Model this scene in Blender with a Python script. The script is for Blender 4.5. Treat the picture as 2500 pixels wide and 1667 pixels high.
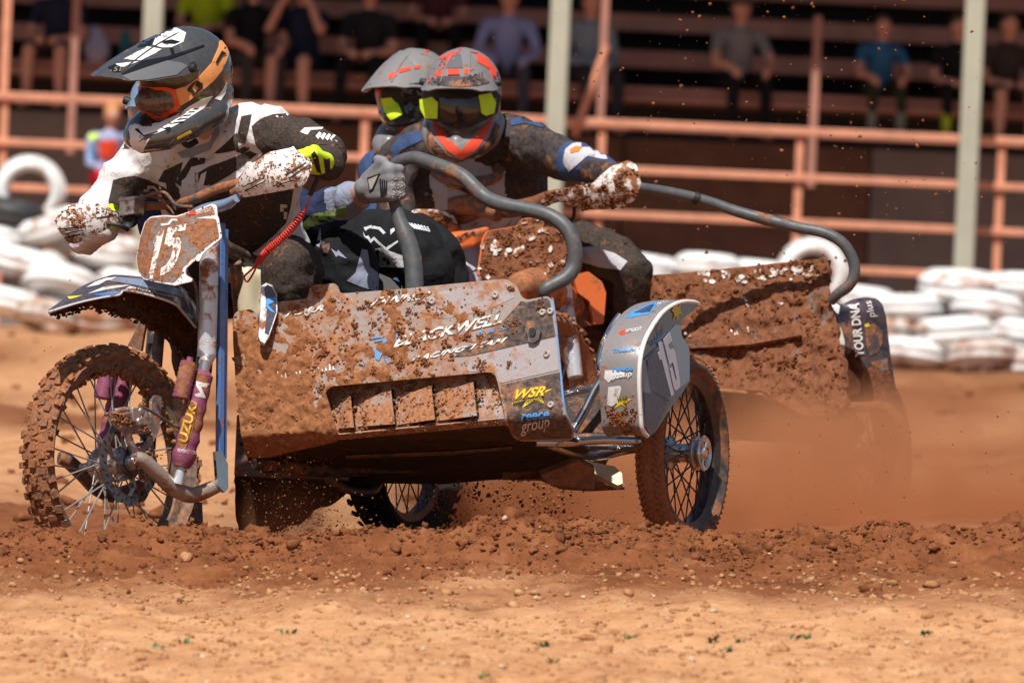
import bpy, bmesh, math, random
import numpy as np
from mathutils import Vector, Matrix, noise as mnoise
from mathutils.bvhtree import BVHTree
from mathutils.geometry import delaunay_2d_cdt
for _o in list(bpy.data.objects): bpy.data.objects.remove(_o)
rnd = random.Random(7)
S = bpy.context.scene
COL = S.collection
R = math.radians
# ------------------------------------------------------------------ camera
FPX = 17200.0            # focal length in photo pixels (photo is 2500 x 1667)
HC = 1.03
cam_d = bpy.data.cameras.new('camera'); cam = bpy.data.objects.new('camera', cam_d); COL.objects.link(cam)
cam_d.sensor_width = 36; cam_d.lens = 36*FPX/2500; cam_d.clip_start = 0.5; cam_d.clip_end = 2000
cam.location = (0, -20, HC)
CM = Matrix.Rotation(R(90-0.818), 3, 'X') @ Matrix.Rotation(R(2.58), 3, 'Z')
cam.rotation_euler = CM.to_euler()
cam_d.dof.use_dof = True; cam_d.dof.focus_distance = 20.15; cam_d.dof.aperture_fstop = 6.3
S.camera = cam
CL = Vector(cam.location)
# ------------------------------------------------------------------ light
SUN_AZ = (-0.30, -0.95)                      # horizontal direction towards the sun
SUN_EL = R(59)
sd = bpy.data.lights.new('sun', 'SUN'); sd.energy = 5.0; sd.angle = R(0.55); sd.color = (1, 0.95, 0.88)
sun = bpy.data.objects.new('sun', sd); COL.objects.link(sun)
_h = Vector((SUN_AZ[0], SUN_AZ[1], 0)).normalized()
SUND = Vector((_h.x*math.cos(SUN_EL), _h.y*math.cos(SUN_EL), math.sin(SUN_EL)))
sun.rotation_euler = SUND.to_track_quat('Z', 'Y').to_euler(); sun.location = (-6, -6, 12)
W = bpy.data.worlds.new('World'); S.world = W; W.use_nodes = True
_n = W.node_tree; _bg = _n.nodes['Background']
_sk = _n.nodes.new('ShaderNodeTexSky'); _sk.sky_type = 'NISHITA'; _sk.sun_disc = False
_sk.sun_elevation = SUN_EL; _sk.sun_rotation = math.atan2(SUND.x, SUND.y)
_n.links.new(_sk.outputs[0], _bg.inputs[0]); _bg.inputs[1].default_value = 0.06
S.view_settings.view_transform = 'Standard'; S.view_settings.look = 'None'
S.view_settings.gamma = 1; S.view_settings.use_curve_mapping = False; S.view_settings.exposure = 0.2
# ------------------------------------------------------------------ photo pixel -> point at depth Y (depth comes from what it touches)
def ray(px, py):
    return (CM @ Vector(((px-1250)/FPX, -(py-833.5)/FPX, -1.0)))
def P(px, py, Y):
    d = ray(px, py); t = (Y+20)/d.y
    return CL + d*t
def pix(p):
    q = CM.transposed() @ (Vector(p)-CL)
    return (1250+FPX*q.x/-q.z, 833.5-FPX*q.y/-q.z)
def sc(Y): return FPX/(20+Y)                  # photo pixels per metre at depth Y
def zoom(x0, y0, k): return lambda x, y: (x0+k*x, y0+k*y)
zD = zoom(100, 40, .3826); zH = zoom(230, 50, .2232); zN = zoom(120, 460, .2168); zW = zoom(50, 600, .459)
zP = zoom(550, 650, .4273); zF = zoom(1200, 650, .4273); zR = zoom(880, 80, .4082); zM = zoom(600, 360, .3827)
zB = zoom(1450, 400, .542); zS = zoom(1600, 0, .4464); zK = zoom(2000, 680, .3188); zL = zoom(0, 360, .3444)
zG = zoom(1540, 730, .2232); zT = zoom(620, 660, .3316); zQ = zoom(850, 0, .3614)
def Z(f, pts): return [f(*p) for p in pts]
# ------------------------------------------------------------------ materials
def _nodes(name):
    m = bpy.data.materials.new(name); m.use_nodes = True
    nt = m.node_tree; b = nt.nodes['Principled BSDF']
    return m, nt, b
def _noise(nt, scale, detail=6, rough=.6, vec=None, dist=0):
    n = nt.nodes.new('ShaderNodeTexNoise'); n.inputs['Scale'].default_value = scale
    n.inputs['Detail'].default_value = detail; n.inputs['Roughness'].default_value = rough
    n.inputs['Distortion'].default_value = dist
    if vec is None:
        tc = nt.nodes.new('ShaderNodeTexCoord'); vec = tc.outputs['Object']
    nt.links.new(vec, n.inputs['Vector']); return n
def _ramp(nt, src, stops):
    r = nt.nodes.new('ShaderNodeValToRGB'); e = r.color_ramp.elements
    while len(e) < len(stops): e.new(.5)
    for i, (p, c) in enumerate(stops):
        e[i].position = p; e[i].color = (c, c, c, 1) if isinstance(c, (int, float)) else (*c, 1)
    nt.links.new(src, r.inputs[0]); return r
def _mix(nt, fac, a, b):
    m = nt.nodes.new('ShaderNodeMix'); m.data_type = 'RGBA'
    if isinstance(fac, (int, float)): m.inputs[0].default_value = fac
    else: nt.links.new(fac, m.inputs[0])
    for i, v in ((6, a), (7, b)):
        if isinstance(v, tuple): m.inputs[i].default_value = (*v, 1)
        else: nt.links.new(v, m.inputs[i])
    return m.outputs[2]
def _bump(nt, b, h, strength, dist):
    bp = nt.nodes.new('ShaderNodeBump'); bp.inputs['Strength'].default_value = strength; bp.inputs['Distance'].default_value = dist
    nt.links.new(h, bp.inputs['Height']); nt.links.new(bp.outputs[0], b.inputs['Normal']); return bp
MUD = (.260, .098, .041); MUDL = (.41, .180, .081); MUDD = (.135, .048, .020)
def plain(name, c, rough=.5, metal=0, var=.12, scale=30, bump=.0, bdist=.002, coat=0, spec=.5):
    m, nt, b = _nodes(name)
    n = _noise(nt, scale, 5)
    lo = tuple(x*(1-var) for x in c); hi = tuple(min(1, x*(1+var)) for x in c)
    r = _ramp(nt, n.outputs[0], [(.3, lo), (.7, hi)])
    nt.links.new(r.outputs[0], b.inputs['Base Color'])
    b.inputs['Roughness'].default_value = rough; b.inputs['Metallic'].default_value = metal
    b.inputs['Coat Weight'].default_value = coat; b.inputs['Specular IOR Level'].default_value = spec
    if bump: _bump(nt, b, n.outputs[0], bump, bdist)
    return m
def muddy(name, c, amount=.5, scale=28, rough=.45, metal=0, soft=.06, film=.35, coat=0, bdist=.003, c2=None, spec=.5, pal=None):
    """clean colour c under splashes of dried mud; amount = share covered, film = thin dusty film elsewhere"""
    m, nt, b = _nodes(name)
    n1 = _noise(nt, scale, 9, .62, dist=.3); n2 = _noise(nt, scale*.23, 4); n3 = _noise(nt, scale*3.1, 6)
    ad = nt.nodes.new('ShaderNodeMath'); ad.operation = 'MULTIPLY_ADD'; ad.inputs[1].default_value = .55
    nt.links.new(n2.outputs[0], ad.inputs[0]); nt.links.new(n1.outputs[0], ad.inputs[2])
    t = .775-(amount-.5)*.55
    mask = _ramp(nt, ad.outputs[0], [(max(0, t-soft), 0), (min(1, t+soft), 1)])
    pal = pal or (MUDD, MUD, MUDL); mudc = _ramp(nt, n3.outputs[0], [(.25, pal[0]), (.45, pal[1]), (.75, pal[2])])
    base = c
    if c2: base = _mix(nt, _ramp(nt, n2.outputs[0], [(.45, 0), (.55, 1)]).outputs[0], c, c2)
    fl = _ramp(nt, n3.outputs[0], [(.35, 0), (.8, film)])
    base = _mix(nt, fl.outputs[0], base, (.40, .235, .145))
    col = _mix(nt, mask.outputs[0], base, mudc.outputs[0])
    nt.links.new(col, b.inputs['Base Color'])
    rr = nt.nodes.new('ShaderNodeMapRange'); rr.inputs[3].default_value = rough; rr.inputs[4].default_value = .92
    nt.links.new(mask.outputs[0], rr.inputs[0]); nt.links.new(rr.outputs[0], b.inputs['Roughness'])
    if metal:
        mm = nt.nodes.new('ShaderNodeMapRange'); mm.inputs[3].default_value = metal; mm.inputs[4].default_value = 0
        nt.links.new(mask.outputs[0], mm.inputs[0]); nt.links.new(mm.outputs[0], b.inputs['Metallic'])
    b.inputs['Coat Weight'].default_value = coat; b.inputs['Specular IOR Level'].default_value = spec
    hm = nt.nodes.new('ShaderNodeMath'); hm.operation = 'MULTIPLY'
    nt.links.new(mask.outputs[0], hm.inputs[0]); nt.links.new(n3.outputs[0], hm.inputs[1])
    _bump(nt, b, hm.outputs[0], .8, bdist)
    return m
def soil(name, dark, mid, light, scale=9, bd=.01):
    m, nt, b = _nodes(name)
    n1 = _noise(nt, scale, 10, .65); n2 = _noise(nt, scale*6, 8, .7)
    a = _ramp(nt, n1.outputs[0], [(.3, dark), (.5, mid), (.72, light)])
    sp = _ramp(nt, n2.outputs[0], [(.3, .62), (.55, 1.0), (.8, 1.25)])
    mu = nt.nodes.new('ShaderNodeMix'); mu.data_type = 'RGBA'; mu.blend_type = 'MULTIPLY'; mu.inputs[0].default_value = .75
    nt.links.new(a.outputs[0], mu.inputs[6]); nt.links.new(sp.outputs[0], mu.inputs[7])
    nt.links.new(mu.outputs[2], b.inputs['Base Color']); b.inputs['Roughness'].default_value = .95
    b.inputs['Specular IOR Level'].default_value = .15
    _bump(nt, b, n2.outputs[0], .7, bd); return m
M = {}
M['mud'] = soil('mud', MUDD, MUD, MUDL, 40, .004)
M['mud_light'] = soil('mud_light', (.20, .078, .032), (.31, .13, .055), (.44, .21, .10), 40, .004)
M['mud_dark'] = soil('mud_dark', (.045, .018, .009), (.09, .034, .015), (.16, .062, .027), 40, .004)
# ------------------------------------------------------------------ objects
def tag(o, label=None, cat=None, group=None, kind=None):
    if label: o['label'] = label
    if cat: o['category'] = cat
    if group: o['group'] = group
    if kind: o['kind'] = kind
    return o
def thing(name, loc, label, cat, group=None):
    o = bpy.data.objects.new(name, None); COL.objects.link(o); o.location = loc; o.empty_display_size = .1
    o['_loc'] = list(loc)
    return tag(o, label, cat, group)
def link(name, me, parent=None):
    o = bpy.data.objects.new(name, me); COL.objects.link(o)
    if parent is not None:
        o.parent = parent
        if parent.type == 'EMPTY': o.matrix_parent_inverse = Matrix.Translation(-Vector(parent['_loc']))
    return o
class MB:
    def __init__(s): s.v = []; s.f = []; s.m = []; s.mi = 0
    def add(s, vs, fs):
        b = len(s.v); s.v += [tuple(v) for v in vs]; s.f += [tuple(i+b for i in f) for f in fs]; s.m += [s.mi]*len(fs)
        return s
    def tube(s, pts, rad, seg=12, cap=True, ell=None):
        pts = [Vector(p) for p in pts]; n = len(pts)
        if not isinstance(rad, (list, tuple)): rad = [rad]*n
        vs = []; up = None
        for i, p in enumerate(pts):
            d = (pts[min(i+1, n-1)]-pts[max(i-1, 0)]).normalized()
            if up is None:
                up = Vector((0, 0, 1)) if abs(d.z) < .9 else Vector((1, 0, 0))
            x = d.cross(up).normalized(); y = x.cross(d).normalized(); up = y
            for k in range(seg):
                a = 2*math.pi*k/seg; vs.append(p+(x*math.cos(a)+y*math.sin(a))*rad[i])
        fs = [(i*seg+k, i*seg+(k+1) % seg, (i+1)*seg+(k+1) % seg, (i+1)*seg+k) for i in range(n-1) for k in range(seg)]
        if cap: fs += [tuple(range(seg-1, -1, -1)), tuple((n-1)*seg+k for k in range(seg))]
        return s.add(vs, fs)
    def box(s, c, ax, ay, az):
        c = Vector(c); vs = [c+Vector(ax)*i+Vector(ay)*j+Vector(az)*k for i in (-1, 1) for j in (-1, 1) for k in (-1, 1)]
        return s.add(vs, [(0, 1, 3, 2), (4, 6, 7, 5), (0, 4, 5, 1), (2, 3, 7, 6), (0, 2, 6, 4), (1, 5, 7, 3)])
    def lathe(s, c, axis, prof, seg=48, closed=False):
        """prof: (radius, along axis)"""
        c = Vector(c); a = Vector(axis).normalized(); x = a.orthogonal().normalized(); y = a.cross(x)
        n = len(prof); vs = []
        for k in range(seg):
            t = 2*math.pi*k/seg; r = x*math.cos(t)+y*math.sin(t)
            vs += [c+r*p[0]+a*p[1] for p in prof]
        fs = [(k*n+i, ((k+1) % seg)*n+i, ((k+1) % seg)*n+(i+1) % n, k*n+(i+1) % n) for k in range(seg) for i in range(n if closed else n-1)]
        return s.add(vs, fs)
    def ball(s, c, r, seg=12, rings=8, mat=None):
        c = Vector(c); r = Vector((r, r, r)) if isinstance(r, (int, float)) else Vector(r)
        mat = mat or Matrix.Identity(3)
        vs = [c+mat @ Vector((0, 0, r.z))]
        for i in range(1, rings):
            t = math.pi*i/rings
            vs += [c+mat @ Vector((r.x*math.sin(t)*math.cos(2*math.pi*k/seg), r.y*math.sin(t)*math.sin(2*math.pi*k/seg), r.z*math.cos(t))) for k in range(seg)]
        vs.append(c+mat @ Vector((0, 0, -r.z)))
        fs = [(0, 1+k, 1+(k+1) % seg) for k in range(seg)]
        for i in range(rings-2):
            a = 1+i*seg; fs += [(a+k, a+seg+k, a+seg+(k+1) % seg, a+(k+1) % seg) for k in range(seg)]
        a = 1+(rings-2)*seg; e = len(vs)-1; fs += [(a+(k+1) % seg, a+k, e) for k in range(seg)]
        return s.add(vs, fs)
    def capsule(s, p, q, r1, r2, seg=14):
        s.ball(p, r1, seg, 9); s.ball(q, r2, seg, 9); s.tube([p, q], [r1, r2], seg); return s
    def mesh(s, name, mats, smooth=True, fix=True):
        me = bpy.data.meshes.new(name); me.from_pydata(s.v, [], s.f)
        for m in (mats if isinstance(mats, (list, tuple)) else [mats]): me.materials.append(m)
        me.polygons.foreach_set('material_index', s.m)
        if fix:
            bm = bmesh.new(); bm.from_mesh(me); bmesh.ops.recalc_face_normals(bm, faces=bm.faces); bm.to_mesh(me); bm.free()
        if smooth: me.polygons.foreach_set('use_smooth', [True]*len(me.polygons))
        me.update(); return me
    def build(s, name, mats, parent=None, smooth=True, bevel=0, sharp=True):
        me = s.mesh(name, mats, smooth); o = link(name, me, parent)
        if smooth and sharp:
            try: me.set_sharp_from_angle(angle=R(40))
            except Exception: pass
        if bevel:
            b = o.modifiers.new('bevel', 'BEVEL'); b.width = bevel; b.segments = 2; b.limit_method = 'ANGLE'
        return o
def spline(pts, n=6):
    """Catmull-Rom through tuples of any length"""
    pts = [tuple(p) for p in pts]; out = []
    for i in range(len(pts)-1):
        p0 = pts[max(i-1, 0)]; p1 = pts[i]; p2 = pts[i+1]; p3 = pts[min(i+2, len(pts)-1)]
        for k in range(n):
            t = k/n
            out.append(tuple(.5*((2*b)+(-a+c)*t+(2*a-5*b+4*c-d)*t*t+(-a+3*b-3*c+d)*t**3) for a, b, c, d in zip(p0, p1, p2, p3)))
    out.append(pts[-1]); return out
def pipe(name, pts, parent, mat, n=6, seg=14):
    """pts: (px, py, Y, radius in metres)"""
    q = spline(pts, n)
    return MB().tube([P(a[0], a[1], a[2]) for a in q], [a[3] for a in q], seg).build(name, mat, parent)
def densify(ring, step):
    out = []
    for i, a in enumerate(ring):
        b = ring[(i+1) % len(ring)]; n = max(1, int(math.hypot(b[0]-a[0], b[1]-a[1])/step))
        out += [(a[0]+(b[0]-a[0])*k/n, a[1]+(b[1]-a[1])*k/n) for k in range(n)]
    return out
def roundpoly(pts, r=8, n=4):
    out = []; N = len(pts)
    for i in range(N):
        p = Vector(pts[i]); a = (Vector(pts[i-1])-p); b = (Vector(pts[(i+1) % N])-p)
        k = min(r, a.length*.45, b.length*.45); a = p+a.normalized()*k; b = p+b.normalized()*k
        for j in range(n+1):
            t = j/n; q = a*(1-t)**2+p*2*t*(1-t)+b*t*t; out.append((q.x, q.y))
    return out
def inside(ring, x, y):
    c = False; n = len(ring); j = n-1
    for i in range(n):
        xi, yi = ring[i]; xj, yj = ring[j]
        if (yi > y) != (yj > y) and x < (xj-xi)*(y-yi)/(yj-yi)+xi: c = not c
        j = i
    return c
def fill2d(rings, step):
    """triangulate ring 0 minus the other rings with inner points every `step`"""
    v = []; e = []
    for r in rings:
        r = densify(r, step); b = len(v); v += r; e += [(b+i, b+(i+1) % len(r)) for i in range(len(r))]
    xs = [p[0] for p in v]; ys = [p[1] for p in v]
    x = min(xs)+step*.5
    while x < max(xs):
        y = min(ys)+step*.5
        while y < max(ys):
            if inside(rings[0], x, y) and not any(inside(r, x, y) for r in rings[1:]):
                v.append((x+.1*step*math.sin(y*7), y+.1*step*math.cos(x*7)))
            y += step
        x += step
    res = delaunay_2d_cdt([Vector(p) for p in v], e, [], 0, 1e-4)
    V = [(p.x, p.y) for p in res[0]]; F = []
    for f in res[2]:
        cx = sum(V[i][0] for i in f)/3; cy = sum(V[i][1] for i in f)/3
        if inside(rings[0], cx, cy) and not any(inside(r, cx, cy) for r in rings[1:]): F.append(tuple(f))
    return V, F
def sheet(name, rings, surf, parent, mats, step=14, thick=.003, smooth=True, off=0., maxjump=None, wav=0., solid=True):
    """a thin plate whose outline is drawn in photo pixels and whose points come from surf(px, py) -> point (or None)"""
    if isinstance(rings[0][0], (int, float)): rings = [rings]
    V2, F = fill2d(rings, step)
    pts = [surf(*p) for p in V2]
    F = [f for f in F if all(pts[i] is not None for i in f)]
    if maxjump: F = [f for f in F if max((pts[f[i]]-pts[f[i-1]]).length for i in range(3)) < maxjump]
    if maxjump and F:                                  # keep the largest connected piece
        par = {i: i for f in F for i in f}
        def fd(i):
            while par[i] != i: par[i] = par[par[i]]; i = par[i]
            return i
        for f in F:
            a = fd(f[0]); par[fd(f[1])] = a; par[fd(f[2])] = a
        cn = {}
        for f in F: cn[fd(f[0])] = cn.get(fd(f[0]), 0)+1
        bg = max(cn, key=cn.get); F = [f for f in F if fd(f[0]) == bg]
    use = sorted({i for f in F for i in f}); mp = {i: k for k, i in enumerate(use)}
    pts = [Vector(pts[i]) for i in use]; F = [tuple(mp[i] for i in f) for f in F]
    if not F: return None
    nor = [Vector((0, 0, 0)) for _ in pts]; FF = []
    for f in F:
        n = (pts[f[1]]-pts[f[0]]).cross(pts[f[2]]-pts[f[0]])
        if n.dot(CL-pts[f[0]]) < 0: n = -n; f = (f[0], f[2], f[1])
        FF.append(f)
        for i in f: nor[i] += n
    nor = [n.normalized() if n.length else Vector((0, -1, 0)) for n in nor]
    top = [p+n*off for p, n in zip(pts, nor)]
    if wav: top = [p+n*wav*mnoise.noise(p*18) for p, n in zip(top, nor)]
    mb = MB()
    if solid:
        bot = [p-n*thick for p, n in zip(top, nor)]; N = len(top); cnt = {}
        for f in FF:
            for i in range(3):
                k = (f[i], f[(i+1) % 3]); cnt[k] = 1
        fs = list(FF)+[(f[0]+N, f[2]+N, f[1]+N) for f in FF]
        for (a, b) in cnt:
            if (b, a) not in cnt: fs.append((b, a, a+N, b+N))
        mb.add(top+bot, fs)
    else: mb.add(top, FF)
    me = mb.mesh(name, mats, smooth, fix=False); o = link(name, me, parent)
    if smooth:
        try: me.set_sharp_from_angle(angle=R(45))
        except Exception: pass
    return o
def plane_surf(p, n):
    p = Vector(p); n = Vector(n)
    def f(x, y):
        d = ray(x, y); return CL+d*((p-CL).dot(n)/d.dot(n))
    return f
def caster(*objs):
    bv = []
    for o in objs:
        me = o.data; bv.append(BVHTree.FromPolygons([v.co[:] for v in me.vertices], [tuple(p.vertices) for p in me.polygons]))
    def f(x, y):
        d = ray(x, y).normalized(); best = None
        for b in bv:
            h = b.ray_cast(CL, d)
            if h[0] is not None and (best is None or h[3] < best[1]): best = (h[0], h[3])
        return best[0] if best else None
    return f
_txt = {}
def text2d(s, shear=0, bold=0, space=1.0):
    k = (s, shear, bold, space)
    if k in _txt: return _txt[k]
    c = bpy.data.curves.new('lettering', 'FONT'); c.body = s; c.shear = shear; c.offset = bold; c.space_character = space; c.resolution_u = 3
    o = bpy.data.objects.new('lettering', c); COL.objects.link(o); dg = bpy.context.evaluated_depsgraph_get()
    me = bpy.data.meshes.new_from_object(o.evaluated_get(dg))
    v = [(p.co.x, p.co.y) for p in me.vertices]; f = [tuple(p.vertices) for p in me.polygons]
    bpy.data.objects.remove(o); bpy.data.meshes.remove(me); bpy.data.curves.remove(c)
    x0 = min(p[0] for p in v); x1 = max(p[0] for p in v); h = max(p[1] for p in v)
    v = [((p[0]-x0)/(x1-x0), p[1]/h) for p in v]
    _txt[k] = (v, f); return _txt[k]
def letter(name, s, a, b, up, surf, parent, mat, shear=0, bold=.01, off=.0015, space=1.0):
    """text from pixel a (baseline left) to b (baseline right) with pixel vector up, laid on surf"""
    v, f = text2d(s, shear, bold, space)
    pts = [surf(a[0]+(b[0]-a[0])*x+up[0]*y, a[1]+(b[1]-a[1])*x+up[1]*y) for x, y in v]
    f = [q for q in f if all(pts[i] is not None for i in q)]
    if not f: return None
    pts = [(p+(CL-p).normalized()*off) if p is not None else Vector((0, 0, 0)) for p in pts]
    mb = MB(); mb.add(pts, f); return link(name, mb.mesh(name, mat, False, False), parent)
# ------------------------------------------------------------------ numpy value noise
_rs = np.random.RandomState(3); _T = _rs.rand(256, 256)
def vnoise(x, y):
    xi = np.floor(x).astype(int); yi = np.floor(y).astype(int); u = x-xi; v = y-yi
    u = u*u*(3-2*u); v = v*v*(3-2*v); g = lambda a, b: _T[a & 255, b & 255]
    return (g(xi, yi)*(1-u)+g(xi+1, yi)*u)*(1-v)+(g(xi, yi+1)*(1-u)+g(xi+1, yi+1)*u)*v-.5
def fbm(x, y, oct=5, lac=2.03, gain=.5):
    s = 0; a = 1
    for i in range(oct): s = s+a*vnoise(x+17.3*i, y+5.1*i); x = x*lac; y = y*lac; a *= gain
    return s
def clod_base(seed, sub=1, amp=.35):
    bm = bmesh.new(); bmesh.ops.create_icosphere(bm, subdivisions=sub, radius=1)
    o = Vector((seed*3.1, seed*1.7, seed*.9))
    rj = random.Random(seed)
    for v in bm.verts: v.co *= rj.uniform(.72, 1.25)*(1+amp*mnoise.noise(v.co*1.3+o)+amp*.5*mnoise.noise(v.co*3.1+o))
    bm.verts.ensure_lookup_table()
    V = np.array([v.co[:] for v in bm.verts]); F = np.array([[v.index for v in f.verts] for f in bm.faces]); bm.free(); return V, F
CLODS = [clod_base(i, 1, .6) for i in range(8)]; CLODS2 = [clod_base(i+9, 2, .75) for i in range(6)]
def clods(name, pos, rad, mat, parent=None, flat=.75, fine=False, smooth=False, seed=1):
    """many lumps of earth as one mesh"""
    rs = np.random.RandomState(seed); VV = []; FF = []; b = 0; src = CLODS2 if fine else CLODS
    for p, r in zip(pos, rad):
        V, F = src[rs.randint(len(src))]
        q = rs.normal(size=4); q /= np.linalg.norm(q); w, x, y, z = q
        Rm = np.array([[1-2*(y*y+z*z), 2*(x*y-z*w), 2*(x*z+y*w)], [2*(x*y+z*w), 1-2*(x*x+z*z), 2*(y*z-x*w)], [2*(x*z-y*w), 2*(y*z+x*w), 1-2*(x*x+y*y)]])
        s = np.array([1, rs.uniform(.65, 1), rs.uniform(.6, 1)])*r
        A = (V*s) @ Rm.T; A[:, 2] *= flat
        VV.append(A+np.array(p)); FF.append(F+b); b += len(V)
    VV = np.concatenate(VV); FF = np.concatenate(FF)
    me = bpy.data.meshes.new(name); me.vertices.add(len(VV)); me.vertices.foreach_set('co', VV.ravel())
    me.loops.add(FF.size); me.loops.foreach_set('vertex_index', FF.ravel())
    me.polygons.add(len(FF)); me.polygons.foreach_set('loop_start', np.arange(len(FF))*3); me.polygons.foreach_set('loop_total', np.full(len(FF), 3))
    me.materials.append(mat); me.update(calc_edges=True)
    if smooth: me.polygons.foreach_set('use_smooth', [True]*len(me.polygons))
    return link(name, me, parent)
# ------------------------------------------------------------------ bodies: tapered limbs fused into one continuous skin
def seg_dist(p, a, b, ra, rb):
    ab = b-a; L = ab.length_squared; t = 0 if L == 0 else max(0, min(1, (p-a).dot(ab)/L))
    return (p-(a+ab*t)).length-(ra+(rb-ra)*t)
def body(name, parts, mats, parent, voxel=.011, smooth=6, wrinkle=.0, wscale=9, off=0):
    """parts: (material index, [(point, radius), ...]) chains, or (material index, ('e', centre, radii, matrix)) ellipsoids"""
    mb = MB()
    for mi, ch in parts:
        if ch[0] == 'e': mb.ball(ch[1], ch[2], 20, 14, ch[3] if len(ch) > 3 else None)
        elif len(ch) == 1: mb.ball(ch[0][0], ch[0][1])
        else:
            for (p, r), (q, s) in zip(ch[:-1], ch[1:]): mb.capsule(Vector(p), Vector(q), r, s)
    me = mb.mesh(name, mats[0]); o = bpy.data.objects.new('tmp', me); COL.objects.link(o)
    m = o.modifiers.new('r', 'REMESH'); m.mode = 'VOXEL'; m.voxel_size = voxel
    if smooth:
        m = o.modifiers.new('s', 'SMOOTH'); m.factor = .5; m.iterations = smooth
    dg = bpy.context.evaluated_depsgraph_get(); me2 = bpy.data.meshes.new_from_object(o.evaluated_get(dg)); bpy.data.objects.remove(o); bpy.data.meshes.remove(me)
    me2.name = name; me2.materials.clear()
    for q in mats: me2.materials.append(q)
    if wrinkle:
        nv_ = len(me2.vertices); co = np.empty(nv_*3); me2.vertices.foreach_get('co', co); co = co.reshape(-1, 3)
        nr = np.empty(nv_*3); me2.vertex_normals.foreach_get('vector', nr); nr = nr.reshape(-1, 3); am = np.empty(nv_)
        for i_ in range(nv_):
            p = Vector(co[i_])*wscale+Vector((off, 0, 0)); w = 1-abs(mnoise.noise(p))*2; w += .5*(1-abs(mnoise.noise(p*2.1))*2)
            am[i_] = wrinkle*(w-.7)*(.4+.9*max(0, mnoise.noise(p*.4+Vector((5, 3, 1)))+.35))
        me2.vertices.foreach_set('co', (co+nr*am[:, None]).ravel()); me2.update()
    if len(mats) > 1:
        segs = []
        for mi, ch in parts:
            if ch[0] == 'e': segs.append((mi, None, Vector(ch[1]), Vector((ch[2],)*3) if isinstance(ch[2], (int, float)) else Vector(ch[2]), ch[3].inverted() if len(ch) > 3 else None))
            elif len(ch) == 1: segs.append((mi, Vector(ch[0][0]), Vector(ch[0][0]), ch[0][1], ch[0][1]))
            else:
                for (p, r), (q, s) in zip(ch[:-1], ch[1:]): segs.append((mi, Vector(p), Vector(q), r, s))
        n_ = len(me2.polygons); pc = np.empty(n_*3); me2.polygons.foreach_get('center', pc); pc = pc.reshape(-1, 3); best = np.full(n_, 9.); bi = np.zeros(n_, int)
        for g in segs:
            if g[1] is None:
                d = pc-np.array(g[2])
                if g[4] is not None: d = d @ np.array(g[4]).T
                dd = (np.linalg.norm(d/np.array(g[3]), axis=1)-1)*min(g[3])
            else:
                a_ = np.array(g[1]); ab = np.array(g[2])-a_; L = ab @ ab; t = np.zeros(n_) if L == 0 else np.clip(((pc-a_) @ ab)/L, 0, 1)
                dd = np.linalg.norm(pc-a_-t[:, None]*ab, axis=1)-(g[3]+(g[4]-g[3])*t)
            k = dd < best; best[k] = dd[k]; bi[k] = g[0]
        me2.polygons.foreach_set('material_index', bi)
    me2.polygons.foreach_set('use_smooth', [True]*len(me2.polygons)); me2.update()
    return link(name, me2, parent)
# ================================================================== GROUND
def gh(x, y):
    """height of the track: banked strip under the outfits, heaped ridge in front, mounds further back"""
    x = np.asarray(x, float); y = np.asarray(y, float)
    xc = np.clip(x, -4, 4); bank = .09*(np.clip(x, -3, 3)+1.12)
    k = np.clip((y-2.5)/6, 0, 1); k = k*k*(3-2*k)
    z = bank*(1-k)+.02*k
    z = z+.16*np.clip((y-10)/20, 0, 1)+np.clip((y-1.5)/3, 0, 1)*(.10*fbm(x*1.6+2, y*1.1, 5, gain=.62))+np.clip((y-4)/25, 0, 1)*(.55*fbm(x*.16+3, y*.10, 3)+.05*fbm(x*.8, y*.5, 3))
    rid = .246+.045*xc+.085*fbm(x*1.5+4, y*.8, 4)
    near = np.clip((-1.0-y)/.9, 0, 1); near = near*near*(3-2*near)
    zn = rid*(1-near)+(.155+.045*xc)*near
    far_ = np.clip((-1.9-y)/2.6, 0, 1); zn = zn-(.11)*far_
    b = np.clip((y+1.0)/.52, 0, 1); b = b*b*(3-2*b)
    z = np.where(y < -.48, zn*(1-b)+z*b, z)
    rough = np.exp(-((y+1.25)/.75)**2)
    near_k = np.clip((6-np.abs(y))/5, 0, 1)
    z = z+near_k*((.012+.048*rough)*fbm(x*5, y*5, 5, gain=.62)+(.004+.019*rough)*fbm(x*27+9, y*27, 4, gain=.6))
    z = z+np.clip((-1.7-y)/.6, 0, 1)*np.clip((8+y)/2, 0, 1)*(.045*fbm(x*2.6+1, y*1.5, 4, gain=.55)+.012*fbm(x*11, y*8, 3))
    return z
def axis(lo, hi, d, far):
    a = list(np.arange(lo, hi, d)); s = d; l = lo; h = hi; A = []; B = []
    while h < far:
        B.append(h); s *= 1.16; h += s
    s = d
    while l > -far: s *= 1.16; l -= s; A.append(l)
    return np.array(A[::-1]+a+B)
gx = axis(-2.0, 2.0, .0105, 600); gy = axis(-5.2, .9, .0125, 600)
GX, GY = np.meshgrid(gx, gy); GZ = gh(GX, GY)
GZ = np.where(np.hypot(GX, GY) > 120, .1, GZ)
nx, ny = len(gx), len(gy)
me = bpy.data.meshes.new('ground'); me.vertices.add(nx*ny)
me.vertices.foreach_set('co', np.stack([GX, GY, GZ], -1).ravel())
ii = (np.arange(ny-1)[:, None]*nx+np.arange(nx-1)[None]).ravel()
FQ = np.stack([ii, ii+1, ii+1+nx, ii+nx], -1)
me.loops.add(FQ.size); me.loops.foreach_set('vertex_index', FQ.ravel()); me.polygons.add(len(FQ))
me.polygons.foreach_set('loop_start', np.arange(len(FQ))*4); me.polygons.foreach_set('loop_total', np.full(len(FQ), 4))
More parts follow.
